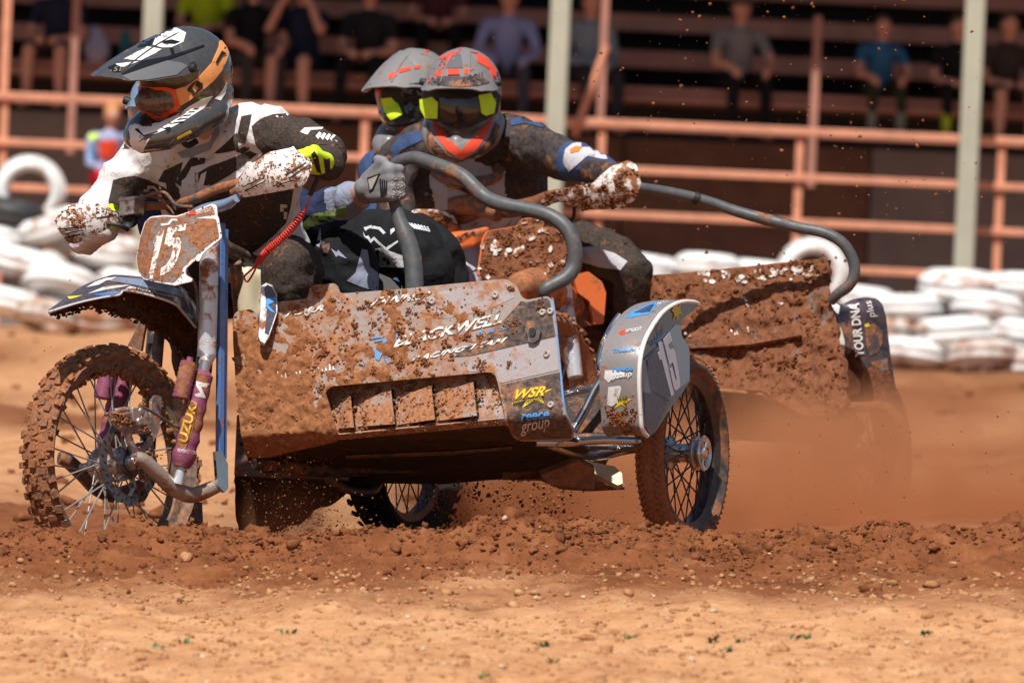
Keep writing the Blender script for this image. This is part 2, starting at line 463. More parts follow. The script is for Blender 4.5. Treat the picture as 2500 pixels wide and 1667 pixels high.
me.polygons.foreach_set('use_smooth', np.ones(len(FQ), bool)); me.update(calc_edges=True)
def wet(x, y):      # freshly dug moist earth along the ridge and in the wheel ruts
    w = 1-np.clip((-1.82-.16*np.sin(x*1.3)+.9*fbm(x*2.0, y*2.0, 5, gain=.6)-y)/1.05, 0, 1)
    w2 = np.clip((y-.9+.8*fbm(x*.8+3, y*.6, 4))/.9, 0, 1)
    farp = np.clip(fbm(x*.5+7, y*.3, 5)*3.0+.42, .05, .95)
    farp = np.clip(farp+.3*np.clip((-.3-x)/.6, 0, 1)*np.clip((9-y)/5, 0, 1), 0, 1)
    farp = np.clip(farp+.5*np.clip((x-.1)/.5, 0, 1)*np.clip((7-y)/4, 0, 1), 0, 1)
    return w*(1-w2)+w2*farp
at = me.attributes.new('wet', 'FLOAT', 'POINT'); at.data.foreach_set('value', wet(GX, GY).ravel())
m, nt, b = _nodes('track_earth')
a_ = nt.nodes.new('ShaderNodeAttribute'); a_.attribute_name = 'wet'
n1 = _noise(nt, 7, 10, .66); n2 = _noise(nt, 42, 8, .7)
cw = _ramp(nt, n1.outputs[0], [(.3, (.135, .044, .017)), (.52, (.225, .078, .030)), (.75, (.31, .120, .050))])
cd = _ramp(nt, n1.outputs[0], [(.3, (.43, .195, .09)), (.5, (.56, .285, .137)), (.75, (.66, .385, .205))])
cc = _mix(nt, a_.outputs['Fac'], cd.outputs[0], cw.outputs[0])
sp = _ramp(nt, n2.outputs[0], [(.3, .68), (.55, 1.0), (.8, 1.18)])
mu = nt.nodes.new('ShaderNodeMix'); mu.data_type = 'RGBA'; mu.blend_type = 'MULTIPLY'; mu.inputs[0].default_value = .8
nt.links.new(cc, mu.inputs[6]); nt.links.new(sp.outputs[0], mu.inputs[7]); nt.links.new(mu.outputs[2], b.inputs['Base Color'])
b.inputs['Roughness'].default_value = .96; b.inputs['Specular IOR Level'].default_value = .12
_bump(nt, b, n2.outputs[0], .6, .012)
me.materials.append(m)
ground = link('ground', me); tag(ground, 'reddish brown churned dirt race track', 'ground', kind='structure')
# loose lumps lying on the track: dark fresh ones on the ridge, pale dry ones in front
M['clod_wet'] = soil('clod_wet', (.12, .040, .015), (.215, .075, .029), (.31, .122, .052), 22, .006)
M['clod_dry'] = soil('clod_dry', (.36, .16, .07), (.48, .24, .11), (.62, .38, .21), 22, .006)
rs = np.random.RandomState(11)
def lay(n, xr, yr, rmin, rmax, p, sink=.25, seed=0):
    r_ = np.random.RandomState(seed); x = r_.uniform(*xr, n); y = r_.uniform(*yr, n)
    r = rmin*(rmax/rmin)**(r_.rand(n)**p); z = gh(x, y)+r*(.5-sink); return np.stack([x, y, z], -1), r
def lay_g(n, rmin, rmax, p, sink, seed, mu=-1.0, sg=.42):
    r_ = np.random.RandomState(seed); x = r_.uniform(-1.75, 1.75, n); y = mu-np.abs(r_.normal(0, sg, n))+.3*r_.rand(n)
    k = fbm(x*3+2, y*3, 3)+r_.uniform(-.5, .5, n) > -.12; x = x[k]; y = y[k]; r = rmin*(rmax/rmin)**(r_.rand(len(x))**p)
    return np.stack([x, y, gh(x, y)+r*(.5-sink)], -1), r
p1, r1 = lay_g(42000, .0014, .0105, 2.8, .25, 1)
p1b, r1b = lay_g(800, .007, .022, 1.8, .3, 2)
p1c, r1c = lay_g(120, .013, .046, 2.0, .4, 12, -.95, .4)
o = clods('fresh_earth_lumps', np.concatenate([p1, p1b]), np.concatenate([r1, r1b]), M['clod_wet'], fine=False, seed=4)
o2 = clods('large_earth_lumps', p1c, r1c, M['clod_wet'], fine=True, seed=5)
tag(o2, 'fist sized earth lumps sitting among the fresh soil of the ridge', 'dirt', kind='stuff')
tag(o, 'loose dark brown earth lumps heaped along the track ridge', 'dirt', kind='stuff')
p2, r2 = lay(7000, (-1.6, 1.6), (-5.0, -1.6), .003, .013, 2.4, .35, seed=3)
p2b, r2b = lay(170, (-1.6, 1.6), (-4.8, -1.5), .011, .028, 2.5, .4, seed=5)
o = clods('dry_earth_lumps', np.concatenate([p2, p2b]), np.concatenate([r2, r2b]), M['clod_dry'], seed=6)
tag(o, 'pale dry crumbs of earth scattered over the sandy foreground', 'dirt', kind='stuff')
p3, r3 = lay(150, (-1.6, 1.6), (-4.8, -1.0), .004, .013, 2.0, .3, seed=8)
o = clods('pebbles', p3, r3, plain('pebble', (.55, .40, .27), .8, var=.25, scale=50), seed=9)
tag(o, 'small pale stones scattered through the foreground soil', 'pebbles', kind='stuff')
r_ = np.random.RandomState(31); fy = 2.5+28*r_.rand(900)**1.5; fx = r_.uniform(-1, 1, 900)*(1.7+fy*.085); fr = .008+.04*r_.rand(900)**3
o = clods('distant_earth_lumps', np.stack([fx, fy, gh(fx, fy)+fr*.1], -1), fr, M['clod_wet'], seed=7)
tag(o, 'brown earth lumps strewn over the track behind the outfits', 'dirt', kind='stuff')
# tiny green sprouts in the foreground
mb = MB()
for (sx, sy) in [(455, 1572), (390, 1585), (1530, 1560), (1735, 1570), (1768, 1595), (1805, 1570), (1940, 1562), (1962, 1560), (1330, 1580), (2260, 1555), (1345, 1618), (1190, 1662), (705, 1550)]:
    # walk along the ray until it meets the ground
    Y = -4.9
    while Y < -1:
        q = P(sx, sy, Y)
        if q.z < float(gh(q.x, q.y)): break
        Y += .02
    q = P(sx, sy, Y); q.z = float(gh(q.x, q.y))
    for k in range(9):
        a = rnd.uniform(0, 6.28); l = rnd.uniform(.012, .028); d = Vector((math.cos(a), math.sin(a), rnd.uniform(.5, 1.2))).normalized()*l; w = d.cross(Vector((0, 0, 1))).normalized()*l*.22
        c = q+Vector((rnd.uniform(-.014, .014), rnd.uniform(-.014, .014), 0)); mb.add([c, c+d*.55+w, c+d, c+d*.55-w], [(0, 1, 2, 3)])
tag(mb.build('sprouting_weeds', plain('weed', (.07, .13, .03), .6), smooth=False), 'tiny green weeds sprouting from the sandy foreground', 'weeds', kind='stuff')
# ================================================================== GRANDSTAND, RAILING, TYRE WALL (35 to 50 m away)
FY = 38.8
M['pink'] = plain('salmon_paint', (.66, .29, .175), .6, var=.18, scale=6)
M['pink_shaded'] = plain('shaded_salmon_paint', (.40, .19, .14), .7, var=.2, scale=4)  # darker salmon: the shade inside the stand is put into the colour
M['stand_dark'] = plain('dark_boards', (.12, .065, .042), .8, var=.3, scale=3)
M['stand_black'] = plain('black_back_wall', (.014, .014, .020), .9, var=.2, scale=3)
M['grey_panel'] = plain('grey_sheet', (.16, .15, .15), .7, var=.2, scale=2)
M['pole'] = plain('grey_green_steel', (.42, .42, .33), .55, var=.1, scale=2)
M['roof'] = plain('roof_sheet', (.3, .3, .3), .7)
def hz(px): return 588+.0451*(px-1250)            # where the horizon runs in the photo
def zat(px, py, Y): return P(px, py, Y).z
rail_z = [zat(1250, y, FY) for y in (289, 402, 512, 622)]
rl = thing('railing', (0, FY, 0), 'salmon pink tubular steel railing in front of the grandstand', 'railing')
XA, XB = -22, 22
for z in rail_z:
    MB().box((0, FY, z), (XB, 0, 0), (0, .02, 0), (0, 0, .030)).build('rail', M['pink'], rl, False, .008)
for px in [8, 890, 1470, 1955, 2448]+[8-480*k for k in range(1, 12)]+[2448+490*k for k in range(1, 12)]:
    x = P(px, 330, FY).x
    MB().box((x, FY+.045, .5*rail_z[0]), (.032, 0, 0), (0, .022, 0), (0, 0, .5*rail_z[0])).build('post', M['pink'], rl, False, .006)
_a = P(1402, 330, FY+.09); _b = P(1482, 110, FY+.09)
MB().tube([_a, _b], .034, 8).build('brace', M['pink'], rl)
_x = P(1470, 200, FY).x
MB().box((_x, FY+.1, 2.9), (.032, 0, 0), (0, .022, 0), (0, 0, .85)).build('upright', M['pink_shaded'], rl, False, .006)
_x = P(8, 200, FY).x
MB().box((_x, FY+.1, 2.9), (.036, 0, 0), (0, .022, 0), (0, 0, .85)).build('upright', M['pink'], rl, False, .006)
for i, px in enumerate((362, 1355, 2367)):
    q = P(px, 330, 38.25)
    lab = ['grey green steel roof post behind the left rider\'s helmet', 'grey green steel roof post beside the red helmeted rider', 'grey green steel roof post at the right edge of the stand'][i]
    t = thing('roof_post', (q.x, 38.25, .1), lab, 'post', 'grey green roof posts')
    mb = MB(); mb.box((q.x, 38.25, 3.1), (.082, 0, 0), (0, .05, 0), (0, 0, 3.0)); mb.build('post_shaft', M['pole'], t, False, .02)
    MB().box((q.x, 38.25, .14), (.16, 0, 0), (0, .12, 0), (0, 0, .02)).build('base_plate', M['pole'], t, False, .004)
gs = thing('grandstand', (0, 44, 0), 'dark shaded timber grandstand with salmon painted benches and a roof', 'grandstand')
T1Y = 41.6; T1S = 42.3; 
foot_z = zat(1800, 312, T1Y)
def beam(name, y, z, dy, dz, mat, xa=-22, xb=22): MB().box(((xa+xb)/2, y, z), ((xb-xa)/2, 0, 0), (0, dy, 0), (0, 0, dz)).build(name, mat, gs, False, .01)
beam('footboard', T1Y+.1, foot_z-.03, .2, .03, M['pink_shaded'])
seat_z = []
for i, (yy, py) in enumerate(((T1S, 205), (43.2, 117), (44.1, 28), (45.0, -60))):
    z = zat(1250, py, yy-.15); seat_z.append(z)
    beam('bench_plank', yy, z, .15, .025, M['pink_shaded']); beam('bench_front', yy-.17, z-.075, .012, .055 if i else .03, M['pink_shaded'])
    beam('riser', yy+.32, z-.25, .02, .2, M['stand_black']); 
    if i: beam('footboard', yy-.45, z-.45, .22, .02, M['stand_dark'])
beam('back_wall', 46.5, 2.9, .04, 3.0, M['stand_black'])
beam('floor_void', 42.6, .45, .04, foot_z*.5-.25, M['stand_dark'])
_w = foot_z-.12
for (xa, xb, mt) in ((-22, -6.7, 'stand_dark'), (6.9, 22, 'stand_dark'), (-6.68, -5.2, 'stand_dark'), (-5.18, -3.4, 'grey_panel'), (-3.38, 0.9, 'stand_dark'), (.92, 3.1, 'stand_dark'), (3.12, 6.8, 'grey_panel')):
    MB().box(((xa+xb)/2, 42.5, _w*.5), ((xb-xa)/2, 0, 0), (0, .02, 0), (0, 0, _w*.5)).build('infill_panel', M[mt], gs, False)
for px in (180, 1990):
    x = P(px, 200, 41.5).x
    beam('bench_leg', 41.45, seat_z[2]-.75, .03, .75, M['pink_shaded'], x-.035, x+.035)
for px in (362, 1355, 2367): MB().box((P(px, 330, 38.25).x, 39.2, 6.16), (.05, 0, 0), (0, 1.1, 0), (0, 0, .07)).build('rafter', M['pole'], gs, False)
MB().box((0, 43.55, 6.27), (22.5, 0, 0), (0, 4.2, 0), (0, .0, .03)).build('roof', M['roof'], gs, False)
for sx in (-22.2, 22.2): MB().box((sx, 43.5, 3.0), (.04, 0, 0), (0, 3.2, 0), (0, 0, 3.0)).build('side_wall', M['stand_dark'], gs, False)
# tyres ----------------------------------------------------------------
M['tyre_white'] = muddy('white_painted_rubber', (.80, .81, .80), .14, 6, .55, soft=.15, film=.15)
M['tyre_dirty'] = muddy('dirty_white_rubber', (.70, .69, .65), .47, 5, .6, soft=.12, film=.5)
M['tyre_black'] = plain('bare_black_rubber', (.03, .03, .032), .6)
def tyre_mesh(name, mat, w=.1, Ro=.27, Ri=.155):
    pr = [(Ri, -w*.5), (Ri+.015, -w*.8), (Ri+.05, -w), (Ro-.06, -w*.95), (Ro-.025, -w*.75), (Ro-.006, -w*.42), (Ro, 0), (Ro-.006, w*.42), (Ro-.025, w*.75), (Ro-.06, w*.95), (Ri+.05, w), (Ri+.015, w*.8), (Ri, w*.5), (Ri+.03, w*.5), (Ro-.03, 0), (Ri+.03, -w*.5)]
    mb = MB().lathe((0, 0, 0), (0, 0, 1), pr, 40, True)
    for s in (-.3, .3):                                     # tread ribs
        mb.lathe((0, 0, w*s), (0, 0, 1), [(Ro-.004, -w*.16), (Ro+.006, -w*.13), (Ro+.006, w*.13), (Ro-.004, w*.16)], 40, True)
    return mb.mesh(name, mat)
TM = {k: tyre_mesh('tyre_'+k, M['tyre_'+k]) for k in ('white', 'dirty', 'black')}
tdesc = {'white': 'white painted car tyre', 'dirty': 'mud stained white tyre', 'black': 'bare black tyre'}
TYRES = [  # px, py, depth, kind, tilt x, tilt y, where
 (72, 468, 35.2, 'white', 90, 8, 'standing upright on top of the left tyre stack'),
 (30, 520, 34.9, 'black', 8, -6, 'lying below the upright white tyre at the left edge'),
 (118, 552, 34.8, 'white', 14, -16, 'tilted, just right of the bare black tyre'),
 (-2, 588, 34.9, 'white', 6, 6, 'cut by the left edge, below the bare black tyre'),
 (66, 640, 34.7, 'white', 10, -6, 'in the middle of the left stack, under the tilted tyre'),
 (262, 612, 34.8, 'white', 6, 4, 'behind the left rider\'s muddy hand guard'),
 (178, 588, 35.3, 'white', 4, -8, 'behind the left rider\'s elbow'),
 (150, 700, 34.5, 'white', 16, -14, 'tilted, above the front mudguard tip at left'),
 (318, 690, 34.7, 'white', 6, 2, 'behind the front number plate of the leading outfit'),
 (18, 738, 34.4, 'white', 8, 6, 'low at the left edge of the stack'),
 (120, 772, 34.2, 'dirty', 12, -10, 'at the foot of the left stack under the mudguard tip'),
 (250, 766, 34.3, 'dirty', 10, 8, 'at the foot of the stack behind the front mudguard'),
 (352, 775, 34.4, 'dirty', 6, 0, 'at the foot of the stack behind the front fork'),
 (1572, 652, 35.0, 'white', 4, 3, 'just right of the trailing rider\'s knee'),
 (1728, 652, 34.9, 'white', 4, 2, 'left of the upright tyre behind the trailing sidecar'),
 (1868, 670, 35.1, 'white', 4, 2, 'hidden low behind the trailing sidecar nose'),
 (1984, 668, 34.8, 'white', 90, 4, 'standing upright behind the trailing sidecar grab rail'),
 (2345, 700, 34.9, 'white', 3, 4, 'topmost of the right stack below the roof post'),
 (2490, 700, 34.9, 'white', 4, 2, 'topmost at the right edge of the picture'),
 (2222, 752, 34.8, 'white', 4, 3, 'beside the trailing sidecar wheel cover, upper row'),
 (2412, 758, 34.7, 'white', 10, 6, 'second row of the right stack, leaning'),
 (2100, 735, 35.0, 'white', 4, 3, 'partly hidden by the trailing wheel cover'),
 (2155, 800, 34.7, 'dirty', 6, 2, 'behind the right side of the trailing wheel cover'),
 (2330, 812, 34.6, 'white', 6, 3, 'third row of the right stack'),
 (2492, 815, 34.6, 'white', 6, 5, 'third row, cut by the right edge'),
 (2228, 862, 34.5, 'white', 6, 4, 'bottom row right of the trailing wheel cover'),
 (2400, 872, 34.3, 'dirty', 10, 6, 'bottom row of the right stack, sunk in soil'),
 (2495, 878, 34.4, 'white', 6, 4, 'bottom row at the right edge'),
 (1620, 700, 34.9, 'white', 4, 2, 'low behind the trailing sidecar nose, left end'),
 (450, 720, 34.8, 'white', 4, 2, 'behind the leading outfit\'s fork tube'),
 (1745, 715, 34.8, 'white', 4, 2, 'second row behind the trailing sidecar nose, centre'),
 (1900, 735, 34.8, 'white', 4, 2, 'second row behind the trailing sidecar nose, right end'),
 (1680, 775, 34.7, 'dirty', 4, 2, 'bottom row behind the trailing sidecar nose, left end'),
 (1830, 785, 34.7, 'dirty', 4, 2, 'bottom row behind the trailing sidecar nose, centre'),
 (1990, 800, 34.7, 'dirty', 4, 2, 'bottom row behind the trailing sidecar nose, right end'),
]
for i, (px, py, Y, k, tx, ty, wh) in enumerate(TYRES):
    o = link('tyre', TM[k]); o.location = P(px, py, Y)
    o.rotation_euler = (R(tx), R(ty), R(rnd.uniform(0, 360)) if tx < 40 else 0)
    s = rnd.uniform(.97, 1.08) * (1.14 if px in (2412, 66, 2345, 150, 2330) else 1); o.scale = (s, s, s*1.0)
    tag(o, tdesc[k]+' '+wh, 'tyre', 'tyres of the trackside wall')
# ================================================================== LEADING SIDECAR OUTFIT
ZUP = Vector((0, 0, 1))
def frame(head_deg, lean):
    """forward, left, up of something heading `head_deg` to the viewer's left of the camera, leaning to its own right"""
    a = R(head_deg); f = Vector((-math.sin(a), -math.cos(a), 0)); l = Vector((math.cos(a), -math.sin(a), 0))
    l = (l+ZUP*math.tan(R(lean))).normalized(); return f, l, f.cross(l).normalized()
Fb, Lb, Ub = frame(27, 4); Fw, Lw, Uw = frame(37.5, 7)
M['rubber'] = plain('black_rubber', (.016, .015, .015), .9, bump=.2, spec=.2)
M['tyre_mud'] = muddy('mud_caked_tyre', (.028, .026, .026), .80, 34, .75, soft=.1, film=.6)
M['tyre_knob'] = muddy('caked_knobs', (.035, .032, .034), .66, 40, .75, soft=.1, film=.6)
M['tyre_side'] = muddy('dusty_tyre_side', (.05, .045, .042), .42, 16, .7, soft=.15, film=.75)
M['tyre_dark'] = muddy('worn_dark_tyre', (.022, .024, .030), .50, 12, .55, soft=.08, film=.3)
M['rim'] = muddy('dusty_black_rim', (.06, .055, .05), .3, 20, .45, soft=.15, film=.8)
M['rim_black'] = muddy('black_rim', (.012, .013, .016), .2, 20, .3, film=.2)
M['spoke'] = plain('steel_spoke', (.30, .28, .26), .6, .3)
M['spoke_dark'] = plain('dark_spoke', (.05, .05, .055), .35, .7)
M['alu'] = muddy('cast_aluminium', (.55, .54, .53), .34, 26, .32, .85, film=.35)
M['chrome'] = muddy('dirty_chrome', (.62, .64, .67), .30, 18, .16, .95, soft=.03, film=.25)
M['steel_dark'] = muddy('dark_steel', (.10, .10, .11), .4, 24, .4, .6)
M['disc'] = plain('brake_steel', (.22, .23, .26), .3, .9)
M['black'] = plain('matt_black', (.012, .012, .013), .6)
M['void'] = plain('deep_shade_black', (.006, .005, .005), .9)  # black that stands for deep shade in slots and under the frame
M['blue'] = muddy('blue_paint', (.045, .19, .50), .22, 22, .22, film=.3, coat=.6)
M['silver_tube'] = muddy('silver_fork_tube', (.66, .68, .72), .42, 22, .25, .45, film=.15)
def wheel(nm, parent, C, f, l, u, Ro, Rr, hw, mt_tread, mt_side, mt_rim, mt_spoke, knob=True, nk=46, seed=0, label=None, axle=.115, lump=0, drop=0):
    w = MB(); C = Vector(C)
    # hub is the part's own mesh
    w.lathe(C, l, [(.016, -.075), (.03, -.07), (.05, -.045), (.05, -.035), (.03, -.028), (.027, 0), (.03, .028), (.05, .035), (.05, .045), (.03, .06), (.016, .075)], 28)
    w.tube([C-l*axle, C+l*axle], .011, 12)
    root = w.build(nm, M['alu'], parent)
    if label: root['label'] = label
    b = MB(); Rc = Ro-(.014 if knob else .004)
    pr = [(Rr+.004, -hw*.45), (Rr+.012, -hw*.72), ((Rr+Rc)/2, -hw*1.02), (Rc-.022, -hw*1.0), (Rc-.006, -hw*.72), (Rc, -hw*.35), (Rc+.002, 0), (Rc, hw*.35), (Rc-.006, hw*.72), (Rc-.022, hw*1.0), ((Rr+Rc)/2, hw*1.02), (Rr+.012, hw*.72), (Rr+.004, hw*.45), (Rr-.004, hw*.2), (Rr-.004, -hw*.2)]
    b.lathe(C, l, pr, 88, True)
    if knob and lump: b.v = [tuple(Vector(p)+(Vector(p)-C).normalized()*lump*(1.2*mnoise.noise(Vector(p)*26)+mnoise.noise(Vector(p)*61)) if (Vector(p)-C).length > Rc-.03 else Vector(p)) for p in b.v]
    for i, fc in enumerate(b.f):                      # side walls get their own material
        k = i % len(pr); b.m[i] = 0 if 3 <= k <= 8 else 1
    rr = random.Random(seed)
    if knob:
        for row, (a, rad, wd) in enumerate(((-hw*.98, Rc-.012, .010), (-hw*.52, Rc-.002, .011), (0, Rc+.001, .013), (hw*.52, Rc-.002, .011), (hw*.98, Rc-.012, .010))):
            for k in range(nk):
                t = 2*math.pi*(k+(.5 if row % 2 else 0))/nk; rd = f*math.cos(t)+u*math.sin(t); tg = u*math.cos(t)-f*math.sin(t)
                out = (rd+l*(a/hw)*.55).normalized(); sd_ = tg.cross(out)
                if rr.random() < drop: continue
                h = rr.uniform(.0015, .0062); tw = rr.uniform(-.35, .35); tg, sd_ = tg*math.cos(tw)+sd_*math.sin(tw), sd_*math.cos(tw)-tg*math.sin(tw)
                b.mi = 0; b.box(C+rd*rad+l*a+out*h*.6, tg*rr.uniform(.0075, .011), sd_*wd*rr.uniform(.8, 1.1), out*h)
    else:
        for k in range(nk*2):
            t = 2*math.pi*k/(nk*2); rd = f*math.cos(t)+u*math.sin(t); tg = u*math.cos(t)-f*math.sin(t)
            for s in (-1, 1):
                b.mi = 0; b.box(C+rd*(Rc-.001)+l*hw*.5*s, (tg+l*s*.9).normalized()*.0035, (l-tg*s*.9).normalized()*hw*.42, rd*.003)
    b.build('tyre', [mt_tread, mt_side], root)
    MB().lathe(C, l, [(Rr-.018, -.020), (Rr+.006, -.027), (Rr+.013, -.030), (Rr+.013, -.026), (Rr-.006, -.016), (Rr-.010, 0), (Rr-.006, .016), (Rr+.013, .026), (Rr+.013, .030), (Rr+.006, .027), (Rr-.018, .020), (Rr-.024, 0)], 72, True).build('rim', mt_rim, root)
    for k in range(36):
        s = 1 if k % 2 else -1; t = 2*math.pi*k/36; t2 = t+(.42 if (k//2) % 2 else -.42)
        p = C+(f*math.cos(t2)+u*math.sin(t2))*.045+l*.036*s; q = C+(f*math.cos(t)+u*math.sin(t))*(Rr-.012)+l*.006*s
        MB().tube([p, q], .0024, 6).build('spoke', mt_spoke, root)
    return root
BIKE = thing('sidecar_motorcycle', P(900, 1400, .6), 'leading mud splattered sidecar motocross outfit number 15 with grey nose panel', 'motorcycle', 'racing sidecar outfits')
CF = P(273, 1133, 0.0)
fwheel = wheel('front_wheel', BIKE, CF, Fw, Lw, Uw, .348, .287, .053, M['tyre_knob'], M['tyre_side'], M['rim'], M['spoke'], lump=.006, drop=.12)
# mud packed between the knobs and inside the rim of the front wheel
pos = []; rad = []
for k in range(2600):
    t = rnd.uniform(0, 6.283); a = rnd.uniform(-.05, .05); rd = Fw*math.cos(t)+Uw*math.sin(t)
    pos.append(CF+rd*(.334-abs(a)*.25)+Lw*a); rad.append(.002+.009*rnd.random()**2)
for k in range(260):
    t = rnd.gauss(1.75, .5); rd = Fw*math.cos(t)+Uw*math.sin(t)
    pos.append(CF+rd*(.274+rnd.uniform(-.018, .004))+Lw*rnd.uniform(-.018, .024)); rad.append(rnd.uniform(.005, .013))
o = clods('caked_mud', pos, rad, M['mud_light'], fwheel, flat=1, seed=3); o['kind'] = 'stuff'
# brake disc and carrier
cd_ = CF+Lw*.062; mb = MB(); n = 120; vs = []
for k in range(n):
    t = 2*math.pi*k/n; rd = Fw*math.cos(t)+Uw*math.sin(t)
    ro = .121+.003*math.cos(t*12); vs += [cd_+rd*.094-Lw*.002, cd_+rd*ro-Lw*.002, cd_+rd*ro+Lw*.002, cd_+rd*.094+Lw*.002]
mb.add(vs, [(k*4+i, ((k+1) % n)*4+i, ((k+1) % n)*4+(i+1) % 4, k*4+(i+1) % 4) for k in range(n) for i in range(4)])
for k in range(6):
    t = 2*math.pi*k/6+.2; rd = Fw*math.cos(t)+Uw*math.sin(t); t2 = t+.35; re = Fw*math.cos(t2)+Uw*math.sin(t2)
    mb.tube([cd_+rd*.04, cd_+rd*.07, cd_+re*.097], [.008, .006, .007], 6)
mb.lathe(cd_, Lw, [(.030, -.006), (.046, -.006), (.046, .006), (.030, .006)], 32, True)
disc = mb.build('brake_disc', M['disc'], fwheel)
mb = MB()
for k in range(36):
    t = 2*math.pi*k/36; rr_ = .108+(.006 if k % 2 else -.005); rd = Fw*math.cos(t)+Uw*math.sin(t); tg = Uw*math.cos(t)-Fw*math.sin(t)
    mb.box(cd_+rd*rr_+Lw*.0022, (rd+tg*.5).normalized()*.007, (tg-rd*.5).normalized()*.0022, Lw*.0006)
mb.build('disc_slots', M['void'], fwheel, False)
MB().lathe(cd_+Lw*.014, Lw, [(.001, .02), (.017, .02), (.019, .012), (.026, .010), (.026, -.012), (.034, -.014)], 24).build('axle_nut', M['chrome'], fwheel)
# axle carrier / caliper bracket and caliper
def onW(p, a): return plane_surf(CF+Lw*a, Lw)(*p)
brk = sheet('caliper_bracket', [roundpoly(Z(zW, [(500, 935), (545, 900), (600, 930), (690, 960), (700, 820), (722, 790), (752, 805), (748, 870), (738, 985), (690, 1075), (660, 1118), (600, 1118), (588, 1075), (560, 1000), (515, 968)]), 5), roundpoly(Z(zW, [(590, 1000), (660, 1000), (705, 985), (675, 1050), (640, 1078), (612, 1060)]), 5)], plane_surf(CF+Lw*.085, Lw), BIKE, M['alu'], 16, .010)
mb = MB()
mb.tube([onW(zW(480, 905), .095), onW(zW(600, 885), .098)], .013, 12); mb.tube([onW(zW(500, 880), .100), onW(zW(575, 870), .102)], .009, 12)
mb.box(onW(zW(620, 900), .1), Fw*.034, Lw*.014, Uw*.020); mb.box(onW(zW(655, 930), .105), Fw*.022, Lw*.012, Uw*.013)
for q in ((640, 880), (665, 905), (630, 935)): mb.lathe(onW(zW(*q), .112), Lw, [(.001, .008), (.009, .008), (.012, .004), (.013, -.006)], 16)
mb.build('brake_caliper', M['alu'], BIKE, bevel=.003)
for q in ((725, 818), (520, 945), (690, 1085)): MB().lathe(onW(zW(*q), .091), Lw, [(.001, .006), (.006, .006), (.007, 0)], 8).build('bracket_bolt', M['chrome'], brk)
pos = []; rad = []
for (x, y, sx, n_) in ((520, 915, 26, 60), (560, 940, 22, 40), (660, 970, 14, 22), (640, 850, 12, 18), (680, 1120, 34, 50), (620, 1135, 20, 24), (730, 1210, 30, 30), (780, 1275, 30, 26), (860, 1200, 16, 40)):
    for k in range(n_): pos.append(onW(zW(rnd.gauss(x, sx), rnd.gauss(y, sx*.55)), .112)); rad.append(.002+.007*rnd.random()**2)
o = clods('caked_mud', pos, rad, M['mud_light'], BIKE, seed=14); o['kind'] = 'stuff'
pipe('brake_hose', [(*zW(650, 855), -.13, .004), (*zW(730, 900), -.10, .0045), (*zW(830, 960), -.02, .0045), (*zW(870, 930), .05, .0045), (487, 850, .10, .005), (483, 760, .10, .005), (478, 700, .12, .005), (450, 650, .14, .005), (440, 560, .18, .005), (400, 490, .25, .005), (350, 478, .32, .005)], BIKE, M['steel_dark'], 5, 8)
M['arm_dusty'] = muddy('dusty_link_arm', (.34, .30, .27), .42, 22, .4, .35, film=.6)
# leading link arms
for s, nm in ((0, 'near'), (1, 'far')):
    dx, dY = (0, 0) if s == 0 else (-186, .17)
    k = .9 if s == 0 else 1
    pipe('leading_link_arm', [(548+dx, 1178, .10+dY, .017), (520+dx, 1190, .09+dY, .021), (470+dx, 1208, .04+dY, .023), (425+dx, 1192, -.01+dY, .024), (388+dx, 1158, -.05+dY, .022), (350+dx, 1124, -.08+dY, .021), (330+dx, 1118, -.09+dY, .019)], BIKE, M['arm_dusty'] if s == 0 else M['steel_dark'])
    sheet('fork_drop_plate', [(x+dx, y) for x, y in Z(zW, [(1036, 1095), (1070, 1088), (1104, 1160), (1106, 1290), (1085, 1312), (1050, 1270)])], plane_surf(P(545+dx, 1150, .08+dY), Lw+Vector((0, -.3, 0))), BIKE, M['chrome'] if s == 0 else M['steel_dark'], 20, .012)
# fork uprights: blue channel with silver tube on the near side, dark tube on the far side
mb = MB()
pt = P(540, 545, .14); pb = P(536, 1165, .11); mb.tube([pt, pb], .013, 4)
pt2 = P(549, 560, .18); pb2 = P(545, 1120, .13); mb.tube([pt2, pb2], .011, 4)
mb.build('fork_channel', M['blue'], BIKE, False, .002)
pipe('fork_tube', [(514, 575, .13, .026), (511, 640, .12, .0275), (508, 760, .11, .0275), (504, 872, .10, .0275)], BIKE, M['silver_tube'], 3, 20)
pipe('fork_clamp', [(520, 868, .09, .010), (503, 882, .07, .020), (500, 892, .07, .020), (490, 900, .07, .011)], BIKE, M['alu'], 3)
pipe('fork_tube', [(388, 720, .32, .026), (382, 800, .31, .026), (372, 920, .30, .026), (356, 1160, .28, .022)], BIKE, M['steel_dark'], 3, 18)
sheet('fork_brace', Z(zW, [(570, 530), (640, 395), (670, 395), (655, 470), (640, 560)]), plane_surf(P(350, 800, .24), (-.6, -.8, 0)), BIKE, M['tyre_side'], 20, .01)
